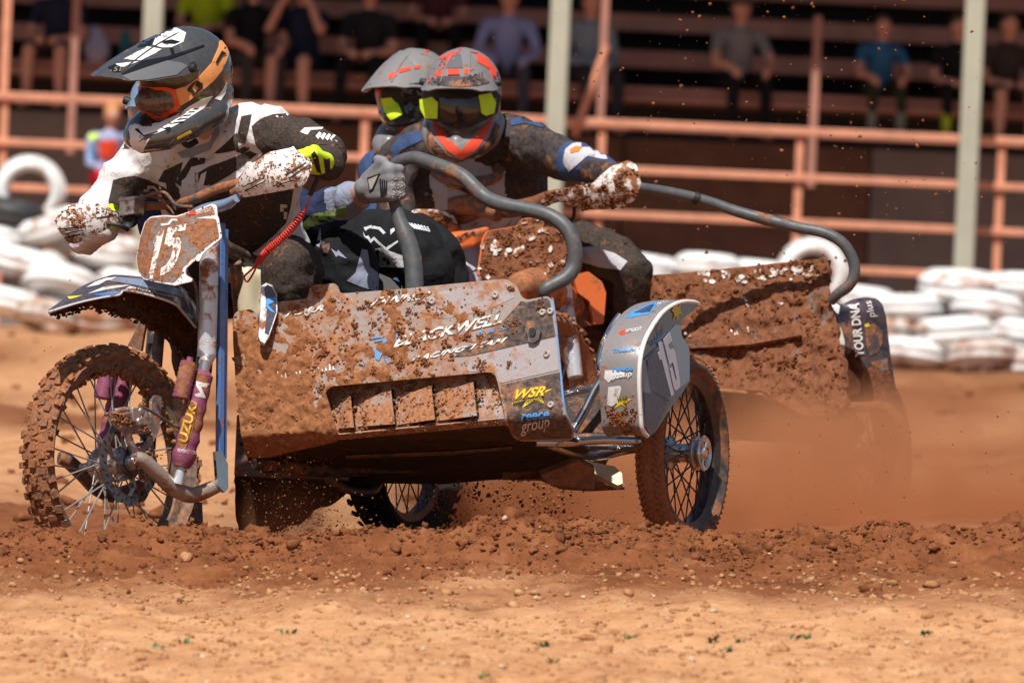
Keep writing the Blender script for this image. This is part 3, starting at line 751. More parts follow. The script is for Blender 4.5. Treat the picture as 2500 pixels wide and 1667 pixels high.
# suspension units
M['purple'] = muddy('purple_sleeve', (.21, .030, .115), .36, 17, .6, film=.35)
def shock(dx, dY, full=True):
    ax0 = Vector(P(497+dx, 905, .03+dY)); ax1 = Vector(P(443+dx, 1140, -.02+dY)); d = (ax1-ax0); L = d.length; d.normalize()
    mb = MB(); pr = []
    for i in range(22):
        t = i/21; r_ = .0325+.0022*math.sin(t*38)+.0012*math.sin(t*91)
        if i == 0: r_ = .020
        if i == 21: r_ = .022
        pr.append((r_*(.93+.1*t), t*L))
    mb.lathe(ax0, d, [(.001, 0)]+pr+[(.001, L)], 24); o = mb.build('shock_sleeve', M['purple'], BIKE)
    MB().tube([ax0-d*.03, ax0+d*.004], .016, 14).build('shock_mount', M['alu'], BIKE)
    MB().tube([ax1-d*.004, ax1+d*.05], [.012, .015], 14).build('shock_rod', M['silver_tube'], BIKE)
    a = Vector(P(462+dx, 882, .0+dY)); b_ = Vector(P(441+dx, 972, -.02+dY)); e = (b_-a).normalized(); q = (b_-a).length
    pr = [(.001, -.012), (.009, -.012), (.010, 0), (.024, .002)]
    for i in range(16): pr += [(.0255 if i % 2 else .0235, .006+i*(q-.012)/15)]
    pr += [(.024, q), (.001, q)]
    MB().lathe(a, e, pr, 22).build('shock_reservoir', M['purple'], BIKE); return o
shk = shock(0, 0); shock(-192, .2)
cs = caster(shk)
M['yellow'] = muddy('yellow_print', (.70, .38, .02), .47, 30, .5)
M['white_print'] = muddy('white_print', (.72, .70, .66), .40, 30, .5)
M['white_clean'] = muddy('white_clean_print', (.78, .78, .77), .22, 30, .4)
M['sky_print'] = muddy('light_blue_print', (.10, .33, .66), .30, 30, .5)
M['blue_print'] = muddy('bright_blue_print', (.02, .30, .70), .12, 30, .35)
M['yellow_clean'] = muddy('yellow_clean_print', (.80, .62, .02), .15, 30, .4)
M['red_print'] = plain('red_print', (.70, .06, .02), .4)
sheet('sleeve_patch', Z(zW, [(905, 825), (945, 840), (925, 960), (880, 1080), (835, 1070), (855, 960)]), cs, BIKE, M['mud'], 12, .001, off=.0015)
letter('sleeve_lettering', 'UZUKI', zW(880, 1050), zW(940, 835), (-20, -8), cs, BIKE, M['yellow'], bold=.04, off=.004)
letter('sleeve_lettering', 'REVOLUTION', zW(835, 1095), zW(935, 1110), (0, -9), cs, BIKE, M['white_print'], off=.003)
sheet('sleeve_patch', Z(zW, [(935, 720), (1005, 735), (990, 752), (960, 750), (985, 810), (930, 800), (925, 790), (955, 780), (935, 745)]), cs, BIKE, M['white_print'], 12, .001, off=.0015)
# ---- front mudguard -------------------------------------------------
near = Z(zN, [(-10, 1392), (200, 1325), (400, 1270), (620, 1225), (790, 1198), (850, 1152), (1100, 1195), (1400, 1292), (1510, 1395), (1650, 1565)])
crown = Z(zN, [(-8, 1370), (150, 1255), (330, 1125), (480, 1048), (640, 1002), (760, 992), (1000, 1012), (1250, 1058), (1500, 1140), (1690, 1420)])
far = [(120, 768), (165, 760), (204, 746), (250, 754), (300, 772), (340, 783), (372, 798), (402, 818), (425, 840), (450, 880)]
NS = 40; ns = spline(near, 5); cr = spline(crown, 5); fr = spline(far, 5); mb = MB(); n = len(ns); pts = []
for i in range(n):
    t = i/(n-1); Yc = -.27+.55*t; row = []
    a = P(ns[i][0], ns[i][1], Yc-.045); c = P(cr[i][0], cr[i][1], Yc+.0); e = P(fr[i][0], fr[i][1], Yc+.06)
    for k in range(9):
        s = k/8
        row.append(a*(1-s)*(1-2*s)+c*4*s*(1-s)+e*s*(2*s-1) if True else a)
    pts.append(row)
out = [p for r_ in pts for p in r_]; 
inn = []
for i in range(n):
    for k in range(9):
        p = pts[i][k]; du = pts[min(i+1, n-1)][k]-pts[max(i-1, 0)][k]; dv = pts[i][min(k+1, 8)]-pts[i][max(k-1, 0)]
        nn = du.cross(dv).normalized(); 
        if nn.z < 0 and k < 5: nn = -nn
        cen = (pts[i][0]+pts[i][8])*.5-Vector((0, 0, .03)); 
        if nn.dot(p-cen) < 0: nn = -nn
        inn.append(p-nn*.006)
N = len(out); fo = []; fi = []; fe = []
for i in range(n-1):
    for k in range(8):
        q = (i*9+k, i*9+k+1, (i+1)*9+k+1, (i+1)*9+k); fo.append(q); fi.append(tuple(N+x for x in q[::-1]))
    for k in (0, 8): fe.append((i*9+k, (i+1)*9+k, N+(i+1)*9+k, N+i*9+k))
for i in (0, n-1): fe += [(i*9+k, i*9+k+1, N+i*9+k+1, N+i*9+k) for k in range(8)]
M['plate_grey'] = muddy('dusty_grey_plate', (.17, .16, .16), .56, 30, .5, film=.7)
M['navy_gloss'] = muddy('navy_plastic', (.045, .055, .085), .18, 30, .22, film=.25, coat=.7)
M['white_plastic'] = muddy('white_plastic', (.72, .72, .73), .30, 26, .35, film=.3)
M['white_plastic_muddy'] = muddy('splattered_white_plastic', (.78, .77, .76), .42, 70, .35, film=.2, soft=.04)
mb.add(out+inn, fo+fi+fe); mb.m = [0]*len(fo)+[1]*len(fi)+[2]*len(fe)
guard = mb.build('front_mudguard', [M['navy_gloss'], M['mud_dark'], M['white_plastic']], BIKE)
cg = caster(guard)
dec = lambda nm, f, poly, surf, mat, par=BIKE, step=10, off=.0015, th=.001: sheet(nm, Z(f, poly) if f else poly, surf, par, mat, step, th, off=off, maxjump=.06)
dec('mudguard_stripe_and_sheen', zN, [(420, 1117), (520, 1055), (640, 1012), (760, 996), (700, 1030), (640, 1040), (560, 1085)], cg, M['white_clean'])
dec('mudguard_stripe_and_sheen', zN, [(430, 1188), (600, 1115), (760, 1092), (905, 1090), (820, 1112), (640, 1140)], cg, M['white_clean'])
M['steel_blue'] = muddy('steel_blue_plastic', (.19, .28, .42), .18, 30, .2, film=.2, coat=.7)
dec('mudguard_stripe_and_sheen', zN, [(660, 1035), (770, 1000), (1000, 1020), (1250, 1065), (1500, 1145), (1510, 1235), (1400, 1195), (1150, 1130), (900, 1075), (700, 1050)], cg, M['steel_blue'])  # greyish-blue highlight painted along the top of the mudguard
dec('mudguard_stripe_and_sheen', zN, [(480, 1195), (700, 1165), (830, 1150), (790, 1185), (600, 1215)], cg, M['blue'])
dec('mudguard_mark', zN, [(205, 1222), (380, 1205), (250, 1245), (225, 1245)], cg, M['yellow_clean'])
dec('mudguard_edge', zN, [(840, 1150), (905, 1100), (1420, 1225), (1445, 1215), (1440, 1290), (1405, 1305), (1100, 1205), (850, 1172)], cg, M['white_clean'], off=.001)
dec('mudguard_mark', zN, [(895, 1140), (935, 1122), (1410, 1240), (1392, 1272), (1100, 1186)], cg, M['plate_grey'], off=.003)
MB().tube([p+Vector((0, -.002, 0)) for p in [Vector(pts[i][0]) for i in range(n)]], .0032, 6).build('mudguard_edge', M['white_plastic'], BIKE)
letter('mudguard_lettering', 'NOWDESIGNS', zN(975, 1150), zN(1390, 1262), (2, -9), cg, BIKE, M['black'], bold=.02, off=.006)
pos = []; rad = []
for k in range(420):
    i = rnd.randrange(2, n-2); kk = rnd.choice([5, 6, 7, 8, 8, 8]); pos.append(Vector(inn[i*9+kk])+Vector((rnd.uniform(-.01, .01), -.004, rnd.uniform(-.010, .004)))); rad.append(rnd.uniform(.003, .009))
o = clods('caked_mud', pos, rad, M['mud_dark'], BIKE, seed=8); o['kind'] = 'stuff'
# ---- number plate ---------------------------------------------------
PN = Vector((-.60, -.76, .25)); plane_n = plane_surf(P(420, 600, .02), PN)
def plate_surf(x, y): 
    p = plane_n(x, y); k = (x-420)/105; return p+PN.normalized()*(-.03*k*k)
plate_out = Z(zN, [(1040, 360), (1120, 308), (1300, 300), (1430, 310), (1640, 230), (1790, 148), (1825, 165), (1832, 280), (1842, 300), (1872, 520), (1700, 720), (1665, 812), (1620, 802), (1530, 900), (1525, 965), (1600, 1008), (1590, 1042), (1410, 1095), (1200, 1052), (1010, 1002), (930, 880), (902, 770), (955, 560)])
plate = sheet('number_plate', roundpoly(plate_out, 6), plate_surf, BIKE, M['white_plastic'], 14, .004)
cx = sum(p[0] for p in plate_out)/len(plate_out); cy = sum(p[1] for p in plate_out)/len(plate_out)
inn_ = Z(zN, [(1055, 372), (1125, 325), (1300, 318), (1435, 325), (1645, 248), (1785, 168), (1815, 270), (1600, 330), (1822, 318), (1850, 515), (1690, 690), (1610, 770), (1500, 895), (1490, 975), (1405, 1060), (1210, 1035), (1025, 985), (945, 875), (920, 770), (972, 560)])
sheet('plate_face', roundpoly(inn_, 5), plate_surf, BIKE, M['plate_grey'], 14, .001, off=.0015)
M['plate_digit'] = muddy('muddy_white_digit', (.80, .78, .74), .42, 48, .5, film=.12, soft=.04)
sheet('plate_digit', Z(zN, [(1205, 525), (1265, 468), (1305, 468), (1245, 700), (1155, 1012), (1092, 1012), (1185, 660), (1165, 605)]), plate_surf, BIKE, M['plate_digit'], 12, .001, off=.003)
sheet('plate_digit', Z(zN, [(1345, 445), (1545, 398), (1530, 475), (1420, 492), (1390, 562), (1460, 553), (1492, 580), (1482, 690), (1440, 830), (1390, 925), (1295, 978), (1252, 978), (1262, 900), (1325, 862), (1372, 790), (1402, 690), (1398, 640), (1285, 700)]), plate_surf, BIKE, M['plate_digit'], 12, .001, off=.003)
sheet('plate_mark', Z(zN, [(1255, 400), (1340, 395), (1380, 345), (1440, 345), (1452, 372), (1400, 365), (1360, 412), (1270, 425)]), plate_surf, BIKE, M['white_clean'], 12, .001, off=.003)
sheet('plate_mark', Z(zN, [(1550, 300), (1580, 258), (1640, 250), (1625, 290)]), plate_surf, BIKE, M['red_print'], 12, .001, off=.003)
letter('plate_lettering', 'FERROCUT', zN(1630, 285), zN(1770, 232), (2, -9), plate_surf, BIKE, M['white_clean'], off=.003)
pos = []; rad = []
for k in range(900):
    x = rnd.uniform(315, 525); y = rnd.uniform(500, 695)
    if inside(plate_out, x, y) and mnoise.noise(Vector((x*.03, y*.02, 3)))+rnd.uniform(-.3, .3) > .12: pos.append(plate_surf(x, y)); rad.append(rnd.uniform(.001, .0045))
o = clods('caked_mud', pos, rad, M['mud'], BIKE, flat=.8, seed=8); o['kind'] = 'stuff'
# ---- handlebar, controls, hand guards -------------------------------
M['bar_mud'] = muddy('muddy_handlebar', (.05, .05, .05), .62, 26, .5)
pipe('handlebar', [(236, 545, .40, .012), (300, 520, .36, .012), (350, 505, .32, .013), (420, 500, .26, .013), (470, 488, .20, .014), (530, 462, .16, .014), (580, 448, .12, .014), (680, 418, .07, .012), (775, 386, .03, .012)], BIKE, M['bar_mud'], 5)
pipe('crossbar_pad', [(475, 520, .19, .013), (500, 512, .15, .017), (550, 500, .08, .017), (578, 484, .03, .012)], BIKE, M['steel_blue'], 4)
pipe('cable', [(340, 472, .30, .004), (390, 472, .24, .004), (420, 490, .20, .004), (428, 515, .18, .004)], BIKE, M['black'], 5, 8)
pipe('cable', [(352, 480, .30, .005), (400, 470, .2, .005), (430, 500, .15, .005), (470, 505, .12, .005)], BIKE, M['bar_mud'], 5, 8)
c = P(322, 508, .28); mb = MB(); mb.box(c, Lw*.028, Fw*.025, ZUP*.022); mb.box(c+Vector((0, 0, .026)), Lw*.031, Fw*.028, ZUP*.005)
mb.build('brake_reservoir', M['alu'], BIKE, False, .004)
mb = MB(); q = P(316, 540, .27); mb.lathe(q, (-.3, -.9, -.1), [(.001, -.02), (.019, -.02), (.021, .0), (.018, .012), (.010, .004), (.001, .002)], 20); mb.tube([P(300, 530, .28), P(345, 522, .28)], .013, 10)
mb.build('throttle_housing', M['black'], BIKE)
pipe('brake_lever', [(312, 560, .26, .008), (290, 550, .24, .006), (240, 545, .26, .005), (205, 545, .3, .005)], BIKE, M['black'], 4, 8)
def bulge(cx, cy, rx, ry, Y0, amt, gx_=0.):
    def f(x, y):
        u_ = (x-cx)/rx; v_ = (y-cy)/ry; return P(x, y, Y0-amt*(1-.5*(u_*u_+v_*v_))+gx_*u_)
    return f
gL = Z(zD, [(92, 1290), (130, 1235), (185, 1195), (300, 1188), (430, 1213), (497, 1268), (492, 1312), (440, 1352), (330, 1402), (220, 1454), (172, 1442), (120, 1380), (98, 1340)])
gR = Z(zD, [(1240, 1085), (1280, 1015), (1335, 948), (1450, 868), (1595, 838), (1612, 826), (1625, 850), (1722, 918), (1733, 960), (1692, 1062), (1655, 1092), (1440, 1132), (1292, 1157), (1242, 1122)])
sL = bulge(214, 545, 76, 55, .27, .06, .04); sR = bulge(670, 425, 95, 60, .015, .07, -.03)
for g_, s_ in ((gL, sL), (gR, sR)):
    o = sheet('hand_guard', roundpoly(g_, 7), s_, BIKE, M['white_plastic_muddy'], 10, .004)
    xs = [p[0] for p in g_]; ys = [p[1] for p in g_]; pos = []; rad = []
    for k in range(1500):
        x = rnd.uniform(min(xs), max(xs)); y = rnd.uniform(min(ys), max(ys))
        if inside(g_, x, y) and mnoise.noise(Vector((x*.035, y*.045, 9)))+rnd.uniform(-.25, .25) > .16: pos.append(s_(x, y)); rad.append(.0012+.004*rnd.random()**3)
    q = clods('caked_mud', pos, rad, M['mud'], o, flat=.8, seed=8); q['kind'] = 'stuff'
for (a, b_) in (((105, 1352), (240, 1342)), ((130, 1385), (270, 1360)), ((150, 1408), (250, 1388)), ((350, 1285), (480, 1262))):
    p, q = zD(*a), zD(*b_); sheet('guard_groove', [p, q, (q[0]+1, q[1]+2.5), (p[0]+1, p[1]+2.5)], sL, BIKE, M['black'], 12, .001, off=.002)
for (a, b_) in (((1290, 1085), (1400, 1030)), ((1300, 1110), (1430, 1050)), ((1560, 1010), (1690, 930)), ((1580, 1030), (1700, 950)), ((1480, 1080), (1650, 1030))):
    p, q = zD(*a), zD(*b_); sheet('guard_groove', [p, q, (q[0]+1, q[1]+2.5), (p[0]+1, p[1]+2.5)], sR, BIKE, M['black'], 12, .001, off=.002)
pipe('guard_stay', [(300, 545, .27, .007), (280, 520, .3, .007), (262, 530, .3, .008)], BIKE, M['black'], 4, 8)
pipe('guard_stay', [(568, 470, .13, .012), (590, 458, .1, .012), (610, 452, .05, .010)], BIKE, M['bar_mud'], 4, 10)
# ---- fuel tank, shroud, engine --------------------------------------
M['cream'] = muddy('cream_plastic_tank', (.62, .55, .38), .2, 24, .4, film=.25)
body('fuel_tank', [(0, [(P(600, 672, .40), .032), (P(640, 680, .42), .030), (P(655, 760, .42), .030), (P(606, 770, .40), .032), (P(600, 672, .40), .032)]), (0, [(P(612, 700, .42), .040), (P(640, 740, .45), .045)]), (0, [(P(620, 690, .45), .05), (P(680, 680, .65), .07)])], [M['cream']], BIKE, .010, 8)
MB().tube([P(590, 652, .40), P(640, 662, .42)], .018, 12).build('tank_seam', M['black'], BIKE)
sh = Z(zP, [(205, 112), (235, 95), (270, 110), (295, 160), (298, 260), (275, 330), (250, 400), (225, 440), (200, 425), (190, 400), (200, 260)])
shf = plane_surf(P(650, 740, .16), (.1, -.9, .35))
o = sheet('radiator_shroud', sh, shf, BIKE, M['white_plastic'], 14, .02)
sheet('shroud_graphic', Z(zP, [(222, 125), (240, 105), (265, 120), (288, 165), (290, 260), (268, 325), (245, 390), (225, 380), (238, 250)]), shf, BIKE, M['navy_gloss'], 14, .001, off=.002)
sheet('shroud_graphic', Z(zP, [(232, 190), (292, 175), (292, 200), (245, 222), (285, 270), (262, 262), (228, 232)]), shf, BIKE, M['blue_print'], 14, .001, off=.004)
mb = MB()
for i in range(9): mb.box(P(700+i*5, 960-i*14, .75), (.13, 0, 0), (0, .10, 0), (0, 0, .004))
mb.tube([P(700, 1120, .75), P(700, 820, .75)], .085, 20); mb.box(P(720, 1090, .85), (.17, 0, 0), (0, .16, 0), (0, 0, .09))
mb.build('engine', M['steel_dark'], BIKE, bevel=.004)
M['frame_dark'] = muddy('dirty_frame', (.03, .03, .032), .45, 20, .4)
for pts in ([(575, 640, .35, .018), (590, 800, .45, .018), (640, 1000, .6, .018), (700, 1150, .8, .018)], [(540, 600, .30, .022), (640, 650, .55, .020), (760, 720, .9, .018), (900, 760, 1.3, .016)],
            [(620, 1130, .45, .018), (800, 1150, .6, .018), (1000, 1140, .8, .018)], [(900, 760, 1.3, .014), (960, 1130, 1.42, .018)],
            [(430, 560, .25, .028), (540, 590, .3, .028)]):
    pipe('frame_tube', pts, BIKE, M['frame_dark'], 5)
sheet('skid_board', Z(zW, [(905, 1350), (965, 1365), (972, 1500), (960, 1560), (890, 1560), (860, 1480)]), plane_surf(P(480, 1270, .5), (0, -1, .1)), BIKE, M['steel_dark'], 20, .02)
sheet('bash_plate', [(585, 1085), (640, 1060), (930, 1100), (925, 1150), (880, 1185), (825, 1222), (770, 1242), (735, 1280), (690, 1296), (660, 1330), (588, 1330), (576, 1250), (572, 1170)], plane_surf(P(760, 1180, .75), (-.1, -.75, -.65)), BIKE, M['void'], 14, .03, wav=.03)  # black sheet added to stand for the deep shadow under the outfit
sheet('seat', [(600, 690), (700, 640), (860, 640), (980, 690), (980, 760), (620, 760)], plane_surf(P(760, 700, .75), (0, -.9, .4)), BIKE, M['black'], 30, .12)
# ---- rear wheel -------------------------------------------------------
Fr, Lr, Ur = frame(27, 4)
wheel('rear_wheel', BIKE, P(985, 1085, 1.30), Fr, Lr, Ur, .315, .23, .060, M['rubber'], M['rubber'], M['rim_black'], M['spoke_dark'], nk=40)
pipe('exhaust', [(800, 1170, .55, .012), (850, 1195, .6, .013), (905, 1200, .65, .013), (925, 1180, .7, .012)], BIKE, M['steel_dark'], 5)
# ================================================================== SIDECAR OF THE LEADING OUTFIT
def bend(x): return 1062-(x-600)*.065
def panelY(x, y):
    Y = .15-.38*(x-580)/800
    Y += .00032*(990-y)
    d = y-bend(x)
    if d > 0: Y += .00001*d*d*1.2+.0010*d
    return Y
def panel_s(x, y): return P(x, y, panelY(x, y))
pan = roundpoly(Z(zP, [(42, 300), (60, 258), (150, 243), (186, 290), (192, 400), (216, 446), (246, 400), (252, 240), (295, 203), (470, 186), (482, 124), (500, 108), (622, 97), (642, 112), (655, 156), (1000, 130), (1400, 90), (1600, 71), (1662, 105), (1690, 172), (1722, 192), (1842, 170), (1866, 192), (1882, 300), (1912, 600), (1937, 820), (1992, 940), (1988, 985), (1960, 1002), (1690, 1000), (1640, 975), (1612, 905), (640, 990), (600, 1010), (380, 1060), (240, 1095), (118, 1090), (90, 960), (62, 700), (45, 450)]), 9)
hole = roundpoly(Z(zP, [(570, 715), (605, 685), (1100, 640), (1500, 604), (1542, 618), (1555, 660), (1600, 868), (642, 962)]), 7)
# panel material: mud amount painted per vertex (heaviest towards the front wheel)
def muddy_attr(name, c, scale, rough, film):
    m = muddy(name, c, .5, scale, rough, film=film, soft=.10, pal=((.20, .078, .033), (.33, .135, .058), (.47, .225, .11))); nt = m.node_tree
    ma = [n for n in nt.nodes if n.type == 'MATH' and n.operation == 'MULTIPLY_ADD'][0]
    at = nt.nodes.new('ShaderNodeAttribute'); at.attribute_name = 'mud'; ad = nt.nodes.new('ShaderNodeMath'); ad.operation = 'ADD'
    tgt = [l.to_socket for l in ma.outputs[0].links]
    for l in list(ma.outputs[0].links): nt.links.remove(l)
    nt.links.new(ma.outputs[0], ad.inputs[0]); nt.links.new(at.outputs['Fac'], ad.inputs[1])
    for t in tgt: nt.links.new(ad.outputs[0], t)
    return m
def mudamt(x, y):                       # 0 clean .. 1 caked
    u_ = (x-580)/800; v_ = (y-690)/400
    a = .34+.62*v_*(1-.6*u_)+.16*(1-u_)
    a += .15*mnoise.noise(Vector((x*.011, y*.011, 2)))
    if u_ > .78: a -= min(.6, 4*(u_-.78))
    return max(0, min(1, a))
def paint_mud(o, k=.29, base=-.19):
    at = o.data.attributes.new('mud', 'FLOAT', 'POINT')
    for i, v in enumerate(o.data.vertices):
        x, y = pix(v.co); at.data[i].value = base+k*mudamt(x, y)
M['panel'] = muddy_attr('nose_panel', (.30, .285, .28), 24, .42, .85)
M['panel_dark'] = muddy_attr('nose_panel_dark', (.028, .029, .033), 24, .35, .55)
M['panel_light'] = muddy_attr('nose_panel_light', (.36, .36, .385), 24, .35, .6)
panel = sheet('nose_panel', [pan, hole], panel_s, BIKE, M['panel'], 13, .005); paint_mud(panel)
def pdec(nm, poly, mat, off=.0015, step=14, pm=True, f=zP):
    o = sheet(nm, Z(f, poly), panel_s, panel, mat, step, .001, off=off)
    if o and pm: paint_mud(o)
    return o
pdec('panel_graphic', [(1600, 300), (1690, 200), (1722, 205), (1840, 182), (1856, 200), (1872, 300), (1888, 400), (1400, 512), (1300, 520), (1480, 400)], M['panel_dark'])
pdec('panel_graphic', [(1400, 520), (1890, 408), (1908, 592), (1570, 668), (1558, 640), (1540, 608), (1380, 600)], M['panel_light'])
pdec('panel_graphic', [(1578, 676), (1912, 605), (1930, 822), (1980, 940), (1975, 980), (1690, 990), (1645, 960), (1618, 900)], M['panel_dark'])
pdec('panel_graphic', [(1050, 180), (1200, 150), (1420, 110), (1590, 90), (1640, 110), (1650, 180), (1500, 250), (1250, 300), (1100, 260)], M['panel_light'], off=.001)
M['bolt'] = muddy('pale_bolt', (.55, .51, .46), .25, 40, .4, .3)
# trim along the panel's right edge
pipe('panel_edge', [(*zP(1868, 180), panelY(*zP(1868, 180))+.004, .0035), (*zP(1886, 310), panelY(*zP(1886, 310))+.004, .0035), (*zP(1915, 600), panelY(*zP(1915, 600))+.004, .0035), (*zP(1940, 820), panelY(*zP(1940, 820))+.004, .0035), (*zP(1994, 940), panelY(*zP(1994, 940))+.004, .0035)], BIKE, M['sky_print'], 4, 8)
for (x, y) in ((1545, 165), (1185, 200), (470, 270), (1815, 265), (1860, 258), (1838, 503), (1862, 792)):
    x, y = zP(x, y); c = panel_s(x, y); nn = (panel_s(x+4, y)-c).cross(panel_s(x, y+4)-c).normalized(); nn = nn if nn.y < 0 else -nn
    MB().lathe(c, nn, [(.0008, .004), (.004, .004), (.0045, .008), (.008, .008), (.0105, .004), (.0108, 0)], 18).build('panel_bolt', M['bolt'], panel)
# rubber flange
fx = zP(1762, 380); fo_ = roundpoly(Z(zP, [(1735, 320), (1765, 312), (1790, 345), (1812, 380), (1800, 425), (1770, 445), (1740, 440), (1735, 400), (1722, 370)]), 4)
fl = sheet('rubber_flange', fo_, panel_s, panel, M['steel_dark'], 10, .012, off=.014)
sheet('flange_ring', roundpoly(Z(zP, [(1748, 365), (1775, 355), (1790, 380), (1778, 408), (1752, 405)]), 4), panel_s, panel, M['black'], 10, .01, off=.018)
# lettering
L_ = lambda s, a, b_, h, mat, **k: letter('panel_lettering', s, zP(*a), zP(*b_), (h*.2, -h*.42), panel_s, panel, mat, off=.004, **k)
L_('TORR', (335, 288), (560, 250), 34, M['plate_digit'], bold=.03, shear=.3)
L_('TANNER', (830, 222), (1165, 182), 42, M['plate_digit'], bold=.03, shear=.4)
L_('BLACKWELL', (960, 462), (1575, 322), 66, M['plate_digit'], bold=.035)
L_('RACING TEAM', (1058, 545), (1600, 432), 30, M['plate_digit'], bold=.03, shear=.3)
L_('S & S', (1440, 392), (1595, 362), 26, M['sky_print'])
for pl in ([(830, 408), (905, 398), (905, 406), (832, 418)], [(850, 425), (918, 412), (930, 430), (905, 440), (900, 425), (856, 436)], [(975, 380), (985, 380), (990, 455), (980, 458)], [(850, 470), (900, 500), (880, 540), (860, 530)], [(790, 540), (800, 560), (790, 580)], [(905, 520), (950, 545), (930, 560)]):
    pdec('panel_mark', pl, M['sky_print'], .003, pm=False)
for k in range(16):
    x = 300+k*21; y = 640-k*3.2; h = rnd.uniform(14, 40)
    pdec('panel_mark', [(x, y-h), (x+rnd.uniform(4, 10), y-h+4), (x+rnd.uniform(5, 14), y), (x+1, y)], M['plate_digit'], .003, pm=False)
pdec('panel_graphic', [(165, 640), (290, 632), (305, 650), (290, 690), (180, 780), (160, 740)], muddy('orange_print', (.55, .13, .05), .45, 26, .5), .0015, pm=False)
star = [(1878, 698), (1800, 738), (1825, 784), (1772, 764), (1698, 810), (1722, 762), (1640, 790), (1655, 745), (1745, 720), (1800, 718)]
pdec('star_logo', star, M['yellow_clean'], .003, pm=False)
pdec('star_logo', [(1660, 700), (1825, 680), (1838, 700), (1815, 745), (1640, 772)], M['panel_dark'], .0045, pm=False)
letter('logo_lettering', 'WSR', zP(1645, 758), zP(1820, 735), (8, -23), panel_s, panel, M['yellow_clean'], shear=.2, bold=.03, off=.008)
letter('logo_lettering', 'ENGINEERING', zP(1642, 785), zP(1815, 758), (2, -8), panel_s, panel, M['black'], bold=.02, off=.009)
letter('panel_lettering', 'reece', zP(1692, 884), zP(1848, 866), (1, -17), panel_s, panel, M['blue_print'], bold=.02, off=.004)
letter('panel_lettering', 'group', zP(1690, 950), zP(1850, 918), (2, -20), panel_s, panel, M['white_clean'], bold=.005, off=.004)
# louvred inner plate
def inner_s(x, y):
    v_ = (y-(1068-(x-823)*.097))/125; u_ = (x-790)/430
    k = .014+.042*min(1, max(0, -v_))+.02*max(0, 1-u_*1.4); p = panel_s(x, y); return p+(p-CL).normalized()*k
inner = sheet('louvre_plate', Z(zP, [(560, 690), (1110, 632), (1550, 590), (1570, 660), (1620, 905), (640, 992), (590, 900)]), inner_s, BIKE, M['panel'], 14, .004); paint_mud(inner, .26, -.13)
louv = []
for (x0, x1, yt0, yt1, yb0, yb1) in ((640, 712, 745, 735, 925, 920), (748, 945, 742, 708, 915, 900), (975, 1175, 720, 682, 905, 874), (1205, 1415, 700, 660, 882, 852)):
    def lv(x, y, a=zP(x0, 0)[0], b_=zP(x1, 0)[0]):
        t = max(0, min(1, (x-a)/(b_-a))); p = inner_s(x, y); return p+(CL-p).normalized()*(.002+.036*t)
    lo = sheet('louvre', Z(zP, [(x0, yt0), ((x0+x1)/2, (yt0+yt1)/2+14), (x1, yt1), (x1+22, yb1), (x0+8, yb0)]), lv, inner, M['panel'], 12, .003); paint_mud(lo, .26, -.12); louv.append(lo)
    sheet('louvre_slot', Z(zP, [(x1-4, yt1), (x1+20, yt1-4), (x1+36, yb1+12), (x1+12, yb1+14)]), inner_s, inner, M['void'], 14, .001, off=.003)
    sheet('louvre_slot', Z(zP, [(x0+70, yb0+6), (x1+22, yb1+2), (x1+26, yb1+16), (x0+110, yb0+8)]), inner_s, inner, M['void'], 14, .001, off=.0035)
# belly under the nose
def belly_s(x, y):
    e = bend(x)+6; d = max(0, y-e)/190
    return P(x, y, panelY(x, min(y, e))+.02+1.05*d**.8)
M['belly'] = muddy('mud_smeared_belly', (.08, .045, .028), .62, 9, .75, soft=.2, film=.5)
M['belly_shaded'] = muddy('shaded_smeared_belly', (.020, .013, .010), .22, 9, .75, soft=.25, film=.12, pal=((.03, .012, .006), (.07, .028, .012), (.12, .05, .022)))  # mud smears darkened so the colour carries the shade under the nose
belly = sheet('belly_pan', Z(zP, [(112, 1060), (400, 1030), (640, 975), (1000, 955), (1610, 895), (1660, 990), (1990, 985), (2080, 1060), (2000, 1110), (1830, 1200), (1500, 1222), (1240, 1245), (900, 1240), (620, 1235), (420, 1215), (230, 1180), (140, 1130)]), belly_s, BIKE, M['belly_shaded'], 18, .006)
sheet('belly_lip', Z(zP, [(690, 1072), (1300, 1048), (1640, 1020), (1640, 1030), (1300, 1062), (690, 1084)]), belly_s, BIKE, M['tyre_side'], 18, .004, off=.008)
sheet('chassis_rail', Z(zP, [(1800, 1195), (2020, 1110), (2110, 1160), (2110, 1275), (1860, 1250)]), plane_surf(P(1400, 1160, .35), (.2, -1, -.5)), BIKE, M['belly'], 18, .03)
# floor boards & dark inside behind the nose
sheet('sidecar_floor', [(800, 1060), (1380, 1000), (1520, 1040), (1480, 1120), (1000, 1140), (820, 1140)], plane_surf(P(1100, 1080, .75), (0, -.5, .9)), BIKE, M['frame_dark'], 40, .02)
sheet('inner_shield', [(640, 770), (1330, 745), (1370, 985), (660, 985)], plane_surf(P(1000, 850, .22), (-.4, -.9, .1)), BIKE, M['black'], 60, .006)
